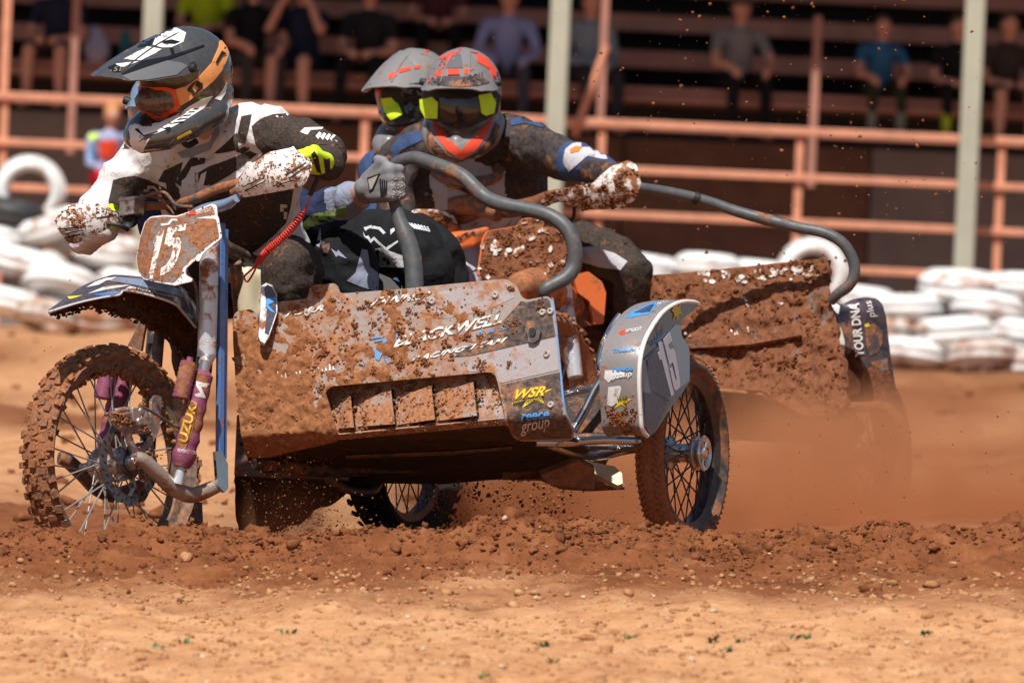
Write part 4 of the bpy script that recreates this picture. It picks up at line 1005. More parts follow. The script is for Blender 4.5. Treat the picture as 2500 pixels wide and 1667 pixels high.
# a caked layer of mud with real thickness, thinning out towards the clean right-hand corner
def cake(x, y):
    f_ = mnoise.fractal(Vector((x*.038, y*.038, 3)), .9, 2.1, 5)+.9*mnoise.noise(Vector((x*.012, y*.014, 8)))
    a_ = mudamt(x, y); h_ = (.0045+.0055*a_)*(f_+(a_-.66)*2.4)+.0035*a_*mnoise.fractal(Vector((x*.13, y*.13, 1)), .8, 2, 3)
    p = panel_s(x, y); return p+(CL-p).normalized()*max(-.004, min(.03, h_))
def in_ring(r, k=1): return r
ck = sheet('caked_mud', [[(x, y) for x, y in pan if True], hole], cake, panel, soil('nose_cake', (.18, .068, .028), (.30, .122, .052), (.43, .20, .095), 55, .004), 5.5, .001, solid=False); ck['kind'] = 'stuff'
# mud thrown on to the nose: real lumps
pos = []; rad = []; pos2 = []; rad2 = []
tries = 0
while len(pos)+len(pos2) < 3600 and tries < 80000:
    tries += 1
    x = rnd.uniform(570, 1400); y = rnd.uniform(690, 1115)
    if not inside(pan, x, y): continue
    a = mudamt(x, y)
    if rnd.random() > a**1.6*1.05+.03: continue
    cl = mnoise.noise(Vector((x*.022, y*.022, 5)))+mnoise.noise(Vector((x*.06, y*.06, 1)))*.6
    if cl+rnd.uniform(-.4, .4) < .10-.35*max(0, a-.6): continue
    inh = inside(hole, x, y); p = inner_s(x, y) if inh else panel_s(x, y)
    if inh: p = p+(CL-p).normalized()*.012
    r_ = .0009+.0072*rnd.random()**3.2*(.5+.6*a)
    (pos if rnd.random() < .3 else pos2).append(p); (rad if len(pos)+len(pos2) and pos and pos[-1] is p else rad2).append(r_)
for k in range(60):
    cxx = rnd.uniform(590, 1330); cyy = rnd.uniform(700, 1000); spread = rnd.uniform(3, 9)
    if not inside(pan, cxx, cyy) or (cxx > 1190 and rnd.random() < .8): continue
    for j in range(rnd.randint(14, 40)):
        x = rnd.gauss(cxx, spread); y = rnd.gauss(cyy, spread)
        if not inside(pan, x, y): continue
        inh = inside(hole, x, y); p = inner_s(x, y) if inh else panel_s(x, y)
        pos.append(p+(CL-p).normalized()*rnd.uniform(0, .005)); rad.append(.0012+.0045*rnd.random()**1.5)
clv = caster(inner, *louv)
for k in range(2600):
    x = rnd.uniform(790, 1240); y = rnd.uniform(905, 1075)
    if inside(hole, x, y) and mnoise.noise(Vector((x*.03, y*.03, 2)))+mnoise.noise(Vector((x*.08, y*.08, 7)))*.6+rnd.uniform(-.3, .3) > .02:
        p = clv(x, y); pos2.append(p); rad2.append(.001+.0055*rnd.random()**2.4)
for pp, rr_, mt in ((pos, rad, 'mud'), (pos2, rad2, 'mud_light')):
    o = clods('caked_mud', pp, rr_, M[mt], panel, flat=.85, seed=8); o['kind'] = 'stuff'
# ---- grab rail ---------------------------------------------------------
M['foam'] = muddy('grey_foam_sleeve', (.060, .076, .088), .22, 15, .5, film=.22)
pipe('grab_rail', [(1012, 705, .33, .027), (1010, 655, .34, .027), (1003, 615, .35, .027), (990, 575, .36, .026), (976, 540, .37, .021), (966, 505, .38, .018), (958, 470, .39, .017), (952, 430, .40, .017), (962, 403, .40, .017), (985, 390, .38, .018), (1012, 386, .36, .020), (1040, 394, .33, .0215), (1085, 410, .28, .0215), (1130, 431, .24, .0215), (1163, 462, .21, .0215), (1190, 485, .19, .0215), (1230, 500, .16, .0215), (1290, 512, .13, .0215), (1345, 528, .10, .0215), (1385, 560, .08, .022), (1403, 605, .07, .0225), (1402, 645, .07, .0225), (1385, 675, .06, .022), (1355, 693, .05, .020), (1332, 706, .04, .019), (1330, 726, .05, .015)], BIKE, M['foam'], 5, 18)
# ---- tubes between nose and wheel --------------------------------------
pipe('nerf_bar', [(*zF(250, 1010), .18, .012), (*zF(440, 1005), .22, .014), (*zF(620, 990), .27, .014), (*zF(915, 1005), .36, .0125)], BIKE, M['chrome'], 5)
for k in range(8): x, y = zF(620+k*38, 978+k*2.6); MB().ball(P(x, y, .262+.011*k), .0025, 8, 6).build('rivet', M['alu'], BIKE)
pipe('side_tube', [(*zF(280, 1005), .22, .012), (*zF(420, 1050), .3, .012), (*zF(560, 1085), .38, .013), (*zF(640, 1080), .42, .014), (*zF(760, 1050), .46, .014), (*zF(900, 1035), .48, .012)], BIKE, M['chrome'], 5)
pipe('side_tube', [(*zF(420, 1030), .3, .008), (*zF(640, 1040), .4, .008), (*zF(890, 1025), .46, .008)], BIKE, M['chrome'], 4)
pipe('fender_strut', [(*zF(470, 935), .42, .013), (*zF(530, 830), .44, .0135), (*zF(590, 710), .46, .0135), (*zF(630, 640), .47, .013), (*zF(618, 560), .48, .013), (*zF(640, 460), .49, .013), (*zF(690, 350), .5, .012), (*zF(740, 280), .51, .012)], BIKE, M['chrome'], 5)
pipe('fender_strut', [(*zF(640, 490), .49, .006), (*zF(690, 490), .5, .006)], BIKE, M['alu'], 2)
sheet('side_tray', Z(zF, [(410, 725), (560, 695), (640, 700), (660, 720), (640, 950), (480, 950), (415, 860)]), plane_surf(P(1420, 1000, .62), (-.1, -1, .2)), BIKE, M['frame_dark'], 30, .01)
pipe('side_tube', [(*zF(400, 735), .5, .010), (*zF(560, 700), .55, .010), (*zF(640, 690), .58, .010)], BIKE, M['chrome'], 3)
sheet('skid_plate', Z(zF, [(490, 1100), (640, 1130), (700, 1140), (745, 1180), (750, 1240), (720, 1250), (600, 1190), (520, 1130)]), plane_surf(P(1470, 1150, .45), (0, -.8, .4)), BIKE, M['cream'], 20, .03)
sheet('chassis_rail', Z(zF, [(60, 1220), (340, 1210), (420, 1250), (700, 1250), (760, 1275), (560, 1285), (400, 1275), (340, 1250), (280, 1225)]), plane_surf(P(1420, 1170, .5), (0, -.7, -.7)), BIKE, M['belly'], 20, .03)
# ---- sidecar wheel -------------------------------------------------------
Fs, Ls, Us = frame(23, 3); CS = P(1667, 1106, .58)
sw = wheel('sidecar_wheel', BIKE, CS, Fs, Ls, Us, .288, .222, .044, M['tyre_mud'], M['tyre_dark'], M['rim_black'], M['spoke_dark'], knob=False, nk=44, axle=.06)
mb = MB(); c = CS+Ls*.058
mb.lathe(c, Ls, [(.026, -.09), (.030, -.02), (.030, .0), (.048, .004), (.052, .010), (.048, .014), (.034, .010), (.030, .004), (.012, .006), (.012, .016), (.001, .016)], 30)
for k in range(6):
    t = 2*math.pi*k/6; mb.tube([c+Ls*.007+(Fs*math.cos(t)+Us*math.sin(t))*.012, c+Ls*.010+(Fs*math.cos(t)+Us*math.sin(t))*.047], .005, 8)
mb.build('hub_cap', M['chrome'], sw)
# ---- sidecar mudguard ----------------------------------------------------
gp = plane_surf(CS+Ls*.085, Ls)
edge = [(178, 1500), (120, 1420), (104, 1250), (90, 1000), (90, 800), (108, 610), (160, 430), (250, 270), (340, 150), (450, 70), (570, 30), (700, 36), (740, 66)]
gout = Z(zG, edge+[(690, 122), (560, 222), (545, 330), (560, 405), (632, 500), (646, 600), (646, 900), (560, 1032), (440, 1192), (272, 1448), (195, 1505)])
M['fender_grey'] = muddy('grey_blue_fender', (.105, .145, .225), .12, 20, .22, film=.25, coat=.4)
M['fender_silver'] = muddy('silver_grey_fender', (.215, .215, .225), .32, 20, .32, film=.4, coat=.3)
M['fender_navy'] = muddy('navy_print', (.020, .045, .11), .12, 20, .3, film=.25)
M['digit_pale'] = muddy('pale_digit', (.66, .71, .80), .1, 20, .4)
fend = sheet('sidecar_mudguard', roundpoly(gout, 4), gp, BIKE, M['fender_grey'], 14, .004, smooth=False)
e3 = [gp(*p) for p in spline(Z(zG, edge), 4)]; mb = MB(); ne = len(e3); wd = .118
vs = []
for i, p in enumerate(e3):
    for k in range(7): vs.append(p-Ls*(.003+wd*k/6)+Us*.006*math.sin(math.pi*k/6)+Fs*.006*math.sin(math.pi*k/6))
nv = len(vs); fs = [(i*7+k, i*7+k+1, (i+1)*7+k+1, (i+1)*7+k) for i in range(ne-1) for k in range(6)]
vs2 = [v-Us*.003-Fs*.003 for v in vs]
mb.add(vs+vs2, fs+[tuple(nv+i for i in f[::-1]) for f in fs]+[(i*7, (i+1)*7, nv+(i+1)*7, nv+i*7) for i in range(ne-1)]+[(i*7+6, (i+1)*7+6, nv+(i+1)*7+6, nv+i*7+6) for i in range(ne-1)]+[(k, k+1, nv+k+1, nv+k) for k in range(6)])
strip = mb.build('mudguard_top', M['fender_silver'], fend)
MB().tube([p+Ls*.001 for p in e3], .0065, 8).build('mudguard_edge', muddy('white_edge_trim', (.80, .79, .75), .22, 22, .45, film=.2), fend)
cf = caster(fend); ct = caster(strip)
dg_ = lambda nm, poly, mat, off=.0015: sheet(nm, Z(zG, poly), gp, fend, mat, 12, .0008, off=off, smooth=False)
dg_('mudguard_graphic', [(170, 680), (345, 480), (480, 275), (540, 290), (555, 410), (625, 505), (638, 600), (638, 890), (420, 1060), (380, 1090), (215, 1005)], M['steel_blue'])
dg_('mudguard_graphic', [(172, 680), (290, 560), (350, 640), (430, 1060), (375, 1088), (220, 1000)], M['fender_navy'], .003)
dg_('mudguard_graphic', [(140, 1015), (300, 1040), (420, 1100), (260, 1440), (200, 1490), (160, 1400)], M['fender_navy'], .002)
dg_('mudguard_graphic', [(140, 650), (270, 530), (285, 560), (145, 670)], M['fender_navy'], .002)
dg_('side_digit', [(285, 480), (325, 462), (460, 1040), (430, 1065), (325, 660), (302, 665), (283, 595), (305, 570)], M['digit_pale'], .004)
dg_('side_digit', [(340, 440), (412, 362), (442, 450), (395, 500), (418, 560), (450, 540), (472, 570), (528, 920), (525, 960), (490, 997), (460, 985), (415, 770), (440, 745), (475, 880), (492, 885), (448, 690), (408, 715)], M['digit_pale'], .004)
LG = lambda s, a, b_, up, mat, par=fend, sf=gp, nm='mudguard_lettering', **k: letter(nm, s, zG(*a), zG(*b_), up, sf, par, mat, off=.005, **k)
LG('Tradelink', (225, 530), (385, 370), (-9, -11), M['blue_print'], bold=.03)
LG('reece', (205, 1240), (312, 1150), (-3, -13), M['blue_print'], bold=.03)
LG('group', (240, 1290), (345, 1185), (-3, -12), M['white_clean'])
star2 = [(435, 120), (500, 55), (508, 90), (540, 50), (530, 110), (555, 170), (520, 160), (500, 230), (490, 180), (460, 225), (465, 160)]
dg_('star_logo', star2, M['yellow_clean'], .003)
LG('WSR', (448, 152), (512, 92), (-4, -13), M['black'], bold=.03)
LT = lambda s, a, b_, up, mat, **k: letter('mudguard_lettering', s, zF(*a), zF(*b_), up, ct, fend, mat, off=.004, **k)
LT('FERROCUT', (765, 380), (858, 362), (1, -8), M['white_clean'], bold=.02, shear=.2)
sheet('mudguard_mark', Z(zF, [(725, 378), (762, 360), (768, 385), (740, 395)]), ct, fend, M['red_print'], 10, .0008, off=.0015)
LT('Tradelink', (690, 492), (828, 478), (1, -9), M['blue_print'], bold=.03)
LT('reece', (690, 600), (806, 592), (1, -9), M['blue_print'], bold=.03)
LT('group', (680, 640), (800, 625), (1, -9), M['white_clean'])
sheet('star_logo', Z(zF, [(720, 755), (760, 750), (775, 742), (778, 756), (800, 758), (775, 775), (765, 800), (740, 788), (705, 812), (720, 785), (700, 775)]), ct, fend, M['yellow_clean'], 10, .0008, off=.0015)
LT('WSR', (715, 772), (780, 762), (1, -9), M['black'], bold=.03)
dt = lambda nm, poly, mat, off=.0015: sheet(nm, Z(zF, poly), ct, fend, mat, 10, .0008, off=off)
dt('mudguard_graphic', [(800, 262), (905, 215), (950, 205), (925, 250), (900, 275), (870, 280), (765, 300)], M['blue_print'])
dt('mudguard_graphic', [(815, 268), (900, 228), (930, 220), (905, 262), (860, 268)], M['fender_navy'], .003)
letter('mudguard_lettering', 'NAZ', zF(945, 222), zF(1010, 198), (2, -7), ct, fend, M['white_clean'], bold=.02, off=.004)
dt('paint_scuff', [(650, 595), (720, 592), (762, 605), (755, 635), (690, 645), (670, 665), (645, 640)], M['white_plastic'])
dt('paint_scuff', [(668, 690), (735, 682), (742, 700), (725, 770), (690, 802), (662, 790)], M['white_plastic'])
pos = []; rad = []
for k in range(420):
    x, y = zF(rnd.gauss(745, 45), rnd.gauss(880, 45)); p = ct(x, y)
    if p is not None and mnoise.noise(Vector((x*.05, y*.05, 9)))+rnd.uniform(-.2, .3) > .1: pos.append(p); rad.append(rnd.uniform(.0015, .007))
for k in range(80):
    x, y = zF(rnd.gauss(850, 18), rnd.gauss(930, 18)); p = cf(x, y)
    if p is not None: pos.append(p); rad.append(rnd.uniform(.002, .006))
o = clods('caked_mud', pos, rad, M['mud'], fend, seed=8); o['kind'] = 'stuff'
# ================================================================== RIDERS
M['jersey_white'] = muddy('white_jersey', (.66, .64, .66), .17, 60, .85, film=.16, soft=.03, spec=.2)
M['jersey_black'] = muddy('black_jersey', (.022, .022, .024), .20, 60, .85, film=.25, soft=.03, spec=.2)
M['pants_black'] = muddy('muddy_black_pants', (.022, .021, .021), .2, 40, .8, film=.22, spec=.2)
M['pants_jet'] = plain('jet_black_cloth', (.012, .012, .014), .85, spec=.2)
M['pants_white'] = plain('pale_grey_cloth', (.60, .60, .64), .85, spec=.2)
M['navy_cloth'] = plain('navy_cloth', (.022, .03, .07), .85, var=.2, spec=.2)
M['blue_cloth'] = plain('blue_cloth', (.04, .072, .16), .85, var=.2, spec=.2)
M['grey_cloth'] = plain('grey_blue_cloth', (.25, .27, .36), .85, spec=.2)
M['green_print'] = muddy('green_print', (.17, .36, .06), .3, 60, .8)
M['skin'] = plain('skin', (.55, .27, .18), .5, var=.08)
M['neon'] = plain('neon_yellow_cloth', (.66, .95, .02), .7, var=.08)
M['glove_grey'] = plain('grey_glove', (.21, .21, .225), .8, var=.15, scale=60, bump=.3, bdist=.002)
M['glove_pad'] = plain('glove_pad', (.42, .40, .36), .7, var=.15, scale=80)
M['gloss_grey'] = muddy('gloss_grey_shell', (.050, .056, .062), .13, 34, .16, film=.12, coat=.8)
M['gloss_grey2'] = muddy('gloss_mid_grey_shell', (.13, .14, .15), .13, 34, .2, film=.12, coat=.8)
M['gloss_black'] = plain('gloss_black_shell', (.010, .010, .012), .15, coat=.8)
M['gloss_white'] = muddy('gloss_white_shell', (.80, .79, .77), .22, 55, .2, film=.06, coat=.5, soft=.03)
M['lens'] = muddy('muddy_brown_lens', (.035, .024, .019), .27, 60, .12, film=.5, soft=.12, coat=.8)
M['orange_strap'] = muddy('orange_strap', (.86, .35, .11), .2, 40, .6, film=.2)
M['orange_frame'] = plain('orange_red_frame', (.78, .085, .015), .35)
def folds(k, scale=13, dist=.012, strength=.7):
    nt = M[k].node_tree; b = nt.nodes['Principled BSDF']; n = _noise(nt, scale, 3, .5, dist=1.6); bp = nt.nodes.new('ShaderNodeBump'); bp.inputs['Strength'].default_value = strength; bp.inputs['Distance'].default_value = dist
    nt.links.new(n.outputs[0], bp.inputs['Height']); old = b.inputs['Normal'].links
    if old: nt.links.new(bp.outputs[0], old[0].from_node.inputs['Normal'])
    else: nt.links.new(bp.outputs[0], b.inputs['Normal'])
for k in ('jersey_white', 'jersey_black', 'pants_black', 'pants_jet', 'pants_white', 'navy_cloth', 'blue_cloth', 'grey_cloth'): folds(k)
def headframe(yaw, pitch, roll=0):
    """forward, left, up for a head turned `yaw` degrees to the viewer's left, nose down by `pitch`"""
    a = R(yaw); p = R(pitch); f = Vector((-math.sin(a)*math.cos(p), -math.cos(a)*math.cos(p), -math.sin(p)))
    l = Vector((math.cos(a), -math.sin(a), 0)); q = Matrix.Rotation(R(roll), 3, f); l = q @ l; u = f.cross(l).normalized()
    return Matrix((f, l, u)).transposed()
def helmet(parent, C, Hm, s=1.0, base='gloss_grey', visor='gloss_grey', lens='lens', vx=(.30, .055), label=None, name='helmet'):
    C = Vector(C); T = lambda x, y, z: C+Hm @ Vector((x, y, z))*s
    e = lambda c, r_: (0, ('e', T(*c), Vector(r_)*s, Hm))
    parts = [e((-.012, 0, .025), (.148, .124, .132)), e((-.035, 0, -.045), (.118, .112, .105)), e((.01, 0, -.02), (.118, .122, .10))]
    for sg in (-1, 1):
        parts.append((0, [(T(-.03, sg*.085, -.085), .046*s), (T(.06, sg*.084, -.105), .044*s), (T(.135, sg*.062, -.120), .040*s), (T(.178, sg*.026, -.125), .036*s), (T(.19, 0, -.125), .036*s)]))
        parts.append((0, [(T(.12, sg*.05, -.145), .025*s), (T(.175, 0, -.15), .024*s)]))
    parts.append((0, [(T(.192, 0, -.10), .022*s), (T(.205, 0, -.135), .020*s)]))
    hel = body(name, parts, [M[base]], parent, .0065*s, 5)
    if label: hel['label'] = label
    # neck roll, vents
    body('chin_vent', [(0, [(T(.185, -.022, -.118), .017*s), (T(.206, 0, -.120), .016*s), (T(.185, .022, -.118), .017*s)])], [M['black']], hel, .006, 2)
    # goggles: curved lens filling the eye port
    pm = []; nv = 0
    ln = body('goggle_lens', [(0, ('e', T(.055, 0, -.028), Vector((.098, .092, .056))*s, Hm)), (0, ('e', T(.085, 0, -.030), Vector((.082, .062, .048))*s, Hm))], [M[lens]], hel, .006*s, 5)
    # visor (peak)
    vx0, vz0 = vx
    def vs(x, y):                               # local mm -> world
        x /= 1000.; y /= 1000.; t = (x-.0)/vx0
        z = .156-.02*t-(.156-.02-vz0)*t*t-(7.6-3.2*t)*y*y
        return T(x, y, z)
    k = vx0*1000
    ring = roundpoly([(-30, -60), (-20, -92), (30, -118), (90, -122), (k*.62, -112), (k*.88, -84), (k, -34), (k+6, 0), (k, 34), (k*.88, 84), (k*.62, 112), (90, 122), (30, 118), (-20, 92), (-30, 60)], 12)
    vi = sheet('visor', ring, vs, hel, [M[visor]], 13, .0045*s)
    for sg in (-1, 1):                          # raised ribs and side screws
        MB().tube([vs(x, sg*(26+.09*x)) for x in range(10, int(k*.92), 18)], .0035*s, 6).build('visor_rib', M[visor], vi)
        MB().lathe(T(.055, sg*.121, .062), Hm @ Vector((0, sg, .25)), [(.001, .010), (.008, .010), (.012, .005), (.013, -.01)], 16).build('visor_screw', M['black'], vi)
    return hel, ln, vi, T
def hand(parts, mi, B, D, e1, wrist, rb=.016, rf=.0105, sgn=1, s=1.0, wr=.030, mthumb=None):
    """a fist closed round a bar: B on the bar axis, D towards the thumb, e1 from the axis to the knuckles"""
    B = Vector(B); D = Vector(D).normalized(); e1 = Vector(e1); e1 = (e1-D*e1.dot(D)).normalized(); e2 = D.cross(e1)*sgn; wrist = Vector(wrist)
    rr_ = rb+rf
    for i, (o, l) in enumerate(((.030, .95), (.0095, 1.0), (-.0115, .96), (-.031, .84))):
        o *= s; ch = []
        for ph, ext in ((-20, 1.35), (25, 1.25), (75, 1.1), (130, 1.02), (190*l, 1.0)):
            a = R(ph); ch.append((B+D*o+(e1*math.cos(a)+e2*math.sin(a))*rr_*ext, rf*(1.08 if ph < 60 else .98)*s))
        parts.append((mi, ch))
        k = ch[0][0]; parts.append((mi, [(wrist+(k-wrist)*.25+D*o*.35, wr*.75), (k, rf*1.45*s)]))
    side = wrist+D*.022*s
    t1 = B+D*.050*s+e1*rr_*.7-e2*rr_*.9; t2 = B+D*.056*s-e1*.3*rr_-e2*rr_*1.1; t3 = B+D*.050*s-e1*rr_*1.05-e2*.2*rr_
    parts.append((mi if mthumb is None else mthumb, [(side, .017*s), (t1, .0135*s), (t2, .012*s), (t3, .0105*s)]))
    parts.append((mi, [(wrist, wr), (wrist+(B+e1*rr_-wrist)*.5, wr*.95)]))
# ------------------------------------------------------------------ leading driver
DR = thing('person', P(690, 760, .6), 'driver of the leading outfit in white and black jersey, crouched over the handlebar', 'person', 'sidecar riders')
C_ = lambda mi, *pts: (mi, [(P(a, b_, c), r_) for a, b_, c, r_ in pts])
parts = [
 C_(1, (660, 690, .80, .150), (640, 640, .74, .150)),
 C_(0, (630, 600, .70, .150), (590, 510, .60, .150), (545, 425, .50, .140)),
 C_(0, (640, 540, .60, .11), (625, 430, .45, .13), (600, 360, .42, .11)),
 C_(0, (480, 520, .66, .10), (470, 430, .58, .115), (445, 385, .54, .10)),
 C_(0, (525, 345, .46, .085), (610, 325, .40, .085), (662, 330, .34, .082)),
 C_(0, (525, 345, .46, .085), (420, 365, .52, .085), (352, 392, .57, .080)),
 C_(3, (690, 338, .32, .076), (735, 348, .29, .070), (800, 378, .25, .060), (800, 398, .18, .050), (782, 402, .13, .040)),
 C_(0, (352, 392, .57, .080), (285, 460, .56, .070), (212, 555, .50, .058), (202, 575, .46, .054), (240, 566, .40, .042), (258, 560, .37, .038)),
 C_(2, (535, 330, .44, .062), (500, 285, .40, .060), (470, 250, .36, .06)),
 C_(1, (690, 680, .72, .115), (710, 655, .52, .092), (702, 650, .40, .078), (700, 700, .40, .074), (690, 800, .48, .062), (690, 960, .58, .055)),
 C_(1, (600, 690, .90, .115), (500, 700, .72, .085), (455, 720, .60, .075), (470, 900, .72, .055)),
]
drv = body('body', parts, [M['jersey_white'], M['pants_black'], M['skin'], M['jersey_black']], DR, .0085, 4, .013, 11)
cb = caster(drv)
jd = lambda poly, mat='jersey_black', off=.002, f=zD, nm='jersey_print': sheet(nm, Z(f, poly), cb, drv, M[mat], 9, .0012, off=off, maxjump=.035)
jd([(462, 1045), (520, 1028), (600, 1018), (690, 1048), (750, 1082), (762, 1180), (700, 1200), (600, 1215), (440, 1215), (430, 1180)])
jd([(690, 1050), (790, 1092), (868, 1205), (1000, 1182), (1110, 1110), (1240, 1050), (1330, 960), (1440, 860), (1600, 1000), (1610, 1100), (1590, 1220), (1560, 1320), (1480, 1400), (1400, 1470), (1300, 1540), (1250, 1600), (1080, 1600), (1000, 1500), (860, 1290), (760, 1200)])
jd([(1345, 705), (1400, 655), (1480, 628), (1560, 622), (1640, 650), (1740, 705), (1850, 765), (1900, 800), (1960, 880), (1965, 1000), (1850, 1010), (1700, 960), (1640, 860), (1600, 830), (1500, 865), (1425, 885), (1372, 822)])
jd([(785, 985), (905, 930), (890, 1000), (962, 902), (1050, 908), (1042, 942), (960, 962), (905, 1062), (880, 1190), (812, 1182), (800, 1062), (750, 1052)])
jd([(1005, 1000), (1072, 958), (1182, 920), (1335, 858), (1380, 880), (1212, 1010), (1122, 1062), (1082, 1082), (1010, 1150)])
jd([(1100, 880), (1182, 808), (1252, 742), (1262, 850), (1180, 870)]); jd([(1282, 640), (1345, 628), (1332, 700), (1300, 820), (1258, 800), (1255, 760)])
jd([(495, 852), (560, 752), (600, 738), (592, 832)]); jd([(1240, 860), (1300, 830), (1330, 850), (1290, 880)])
jd([(905, 1050), (985, 990), (990, 1150), (900, 1190)], 'jersey_white', .004); jd([(1025, 1010), (1060, 990), (1040, 1080), (1085, 1075), (1060, 1100), (1010, 1150), (1000, 1080)], 'jersey_white', .004)
jd([(1655, 742), (1682, 716), (1800, 714), (1790, 728), (1722, 732), (1700, 760)], 'white_clean', .004)
for k in range(5): jd([(1752+k*30, 770+k*6), (1776+k*30, 742+k*6), (1790+k*30, 752+k*6), (1770+k*30, 790+k*5)], 'white_clean', .004)
letter('jersey_lettering', 'PHASE', zD(1025, 1148), zD(1145, 1092), (1, -10), cb, drv, M['white_clean'], bold=.01, off=.006)
jd([(870, 870), (940, 845), (1080, 800), (1120, 700), (1150, 660), (1130, 760), (1080, 850), (960, 900), (900, 905)], 'grey_cloth', .003)
# his gloves
B1 = P(752, 392, .045); D1 = (P(680, 418, .07)-P(775, 386, .03)); gp_ = []
hand(gp_, 0, B1, D1, (.15, -.75, .65), P(792, 404, .14), .013, .0105, 1, 1.05, .036)
gp_.append((1, [(P(790, 404, .135), .039), (P(806, 404, .17), .043)]))
gl = body('glove', gp_, [M['neon'], M['jersey_black']], DR, .0055, 3); cgl = caster(gl)
for pl in ([(1725, 880), (1760, 990), (1790, 1010), (1770, 900), (1745, 860)], [(1800, 900), (1840, 905), (1845, 980), (1815, 1000)]): sheet('glove_stripe', Z(zD, pl), cgl, gl, M['black'], 8, .001, off=.0015, maxjump=.03)
gp_ = []; B2 = P(262, 537, .355); D2 = (P(300, 520, .36)-P(236, 545, .40))
hand(gp_, 0, B2, D2, (-.1, -.6, .75), P(256, 562, .38), .013, .0105, -1, 1.05, .036)
body('glove', gp_, [M['neon']], DR, .0055, 3)
# his helmet
HM = headframe(48, 15, -4)
hel, ln, vi, TT = helmet(DR, P(447, 200, .27), HM, 1.0, vx=(.30, .085), label='dark grey and white motocross helmet with orange goggle strap')
ch = caster(hel, vi); chh = caster(hel, ln)
hd = lambda poly, mat, off=.002, f=zH, nm='helmet_graphic', sf=None, th=.001: sheet(nm, Z(f, poly), sf or ch, hel, M[mat], 6, th, off=off, maxjump=.03)
hd([(362, 690), (400, 684), (600, 722), (800, 727), (892, 752), (922, 900), (940, 940), (870, 1012), (745, 1076), (690, 1080), (600, 1042), (540, 1003), (490, 1040), (455, 990), (400, 850)], 'orange_frame', .007, nm='goggle_frame', sf=chh, th=.012)
hd([(436, 730), (600, 756), (765, 760), (838, 790), (870, 905), (864, 948), (700, 1024), (605, 990), (532, 966), (500, 985), (478, 920)], 'lens', .0085, nm='goggle_lens', sf=chh, th=.003)
hd([(395, 672), (600, 660), (900, 600), (1000, 640), (1010, 690), (890, 748), (800, 724), (600, 718), (405, 684)], 'gloss_black', .003, sf=chh)
hd([(888, 752), (1000, 722), (1150, 612), (1280, 470), (1360, 290), (1368, 205), (1440, 300), (1465, 360), (1440, 440), (1380, 560), (1300, 660), (1150, 790), (1050, 868), (940, 935), (915, 900)], 'orange_strap', .004, nm='goggle_strap', sf=chh, th=.003)
hd([(1015, 750), (1060, 690), (1115, 655), (1072, 722), (1062, 745), (1092, 770), (1078, 842), (1070, 800), (1020, 775)], 'black', .007, nm='strap_logo', sf=chh); hd([(1115, 655), (1175, 685), (1178, 735), (1130, 790), (1082, 834), (1092, 800), (1122, 760), (1137, 740), (1102, 712)], 'black', .007, nm='strap_logo', sf=chh)
hd([(1310, 470), (1332, 482), (1385, 392), (1430, 372), (1378, 342)], 'black', .007, nm='strap_logo', sf=chh)
for wp in ([(690, 1126), (720, 1122), (900, 1042), (1050, 932), (1180, 862), (1292, 830), (1200, 962), (1000, 1092), (850, 1172), (690, 1235)], [(440, 1110), (520, 1100), (600, 1132), (692, 1126), (692, 1235), (560, 1262), (520, 1300), (430, 1250)], [(384, 1200), (398, 1120), (440, 1108), (435, 1240), (520, 1300), (480, 1340), (400, 1330)], [(375, 1300), (400, 1325), (500, 1330), (545, 1300), (545, 1400), (500, 1440), (420, 1400)]): hd(wp, 'gloss_white', .002)
hd([(400, 1318), (480, 1342), (610, 1290), (545, 1400), (537, 1472), (490, 1462), (465, 1400)], 'gloss_white', .0015)
for k in range(5): hd([(840+k*58, 1140-k*40), (868+k*58, 1122-k*40), (985+k*40, 1104-k*34), (965+k*42, 1120-k*36)], 'gloss_black', .003)
hd([(735, 1178), (830, 1168), (840, 1190), (800, 1235), (790, 1200)], 'gloss_black', .003); hd([(440, 1196), (478, 1186), (545, 1258), (700, 1212), (700, 1222), (540, 1272)], 'gloss_black', .003)
hd([(900, 1282), (1052, 1200), (1064, 1225), (905, 1306)], 'yellow_clean', .003)
hd([(640, 272), (682, 172), (780, 97), (900, 87), (950, 112), (1004, 142), (975, 240), (842, 300), (740, 302)], 'gloss_white', .002)
hd([(318, 432), (580, 292), (752, 322), (510, 442)], 'gloss_white', .002); hd([(238, 482), (490, 452), (342, 512), (252, 512)], 'gloss_white', .002)
hd([(742, 240), (842, 218), (942, 242), (880, 266), (760, 263)], 'gloss_black', .0035); hd([(470, 300), (540, 220), (670, 168), (625, 270), (560, 290)], 'gloss_black', .002)
hd([(300, 612), (560, 520), (800, 442), (950, 466), (1022, 500), (900, 600), (600, 650), (402, 664)], 'gloss_grey2', .002)
hd([(820, 300), (860, 310), (880, 370), (845, 390)], 'gloss_black', .003); hd([(300, 590), (520, 450), (800, 400), (1200, 270), (1200, 290), (820, 430), (560, 520), (320, 605)], 'gloss_black', .003)
hd([(150, 520), (230, 488), (300, 520), (290, 570), (210, 570)], 'gloss_black', .003)
letter('helmet_lettering', '151', zH(175, 560), zH(285, 555), (3, -11), ch, hel, M['plate_grey'], off=.006)
hd([(1320, 860), (1400, 760), (1440, 680), (1450, 690), (1430, 800), (1380, 880)], 'gloss_white', .002)
hd([(1030, 480), (1075, 458), (1108, 490), (1108, 530), (1070, 560), (1030, 540)], 'black', .006, th=.004)
pipe('chin_strap', [(440, 330, .30, .008), (455, 355, .30, .009), (480, 345, .32, .009)], hel, M['black'], 4, 8)
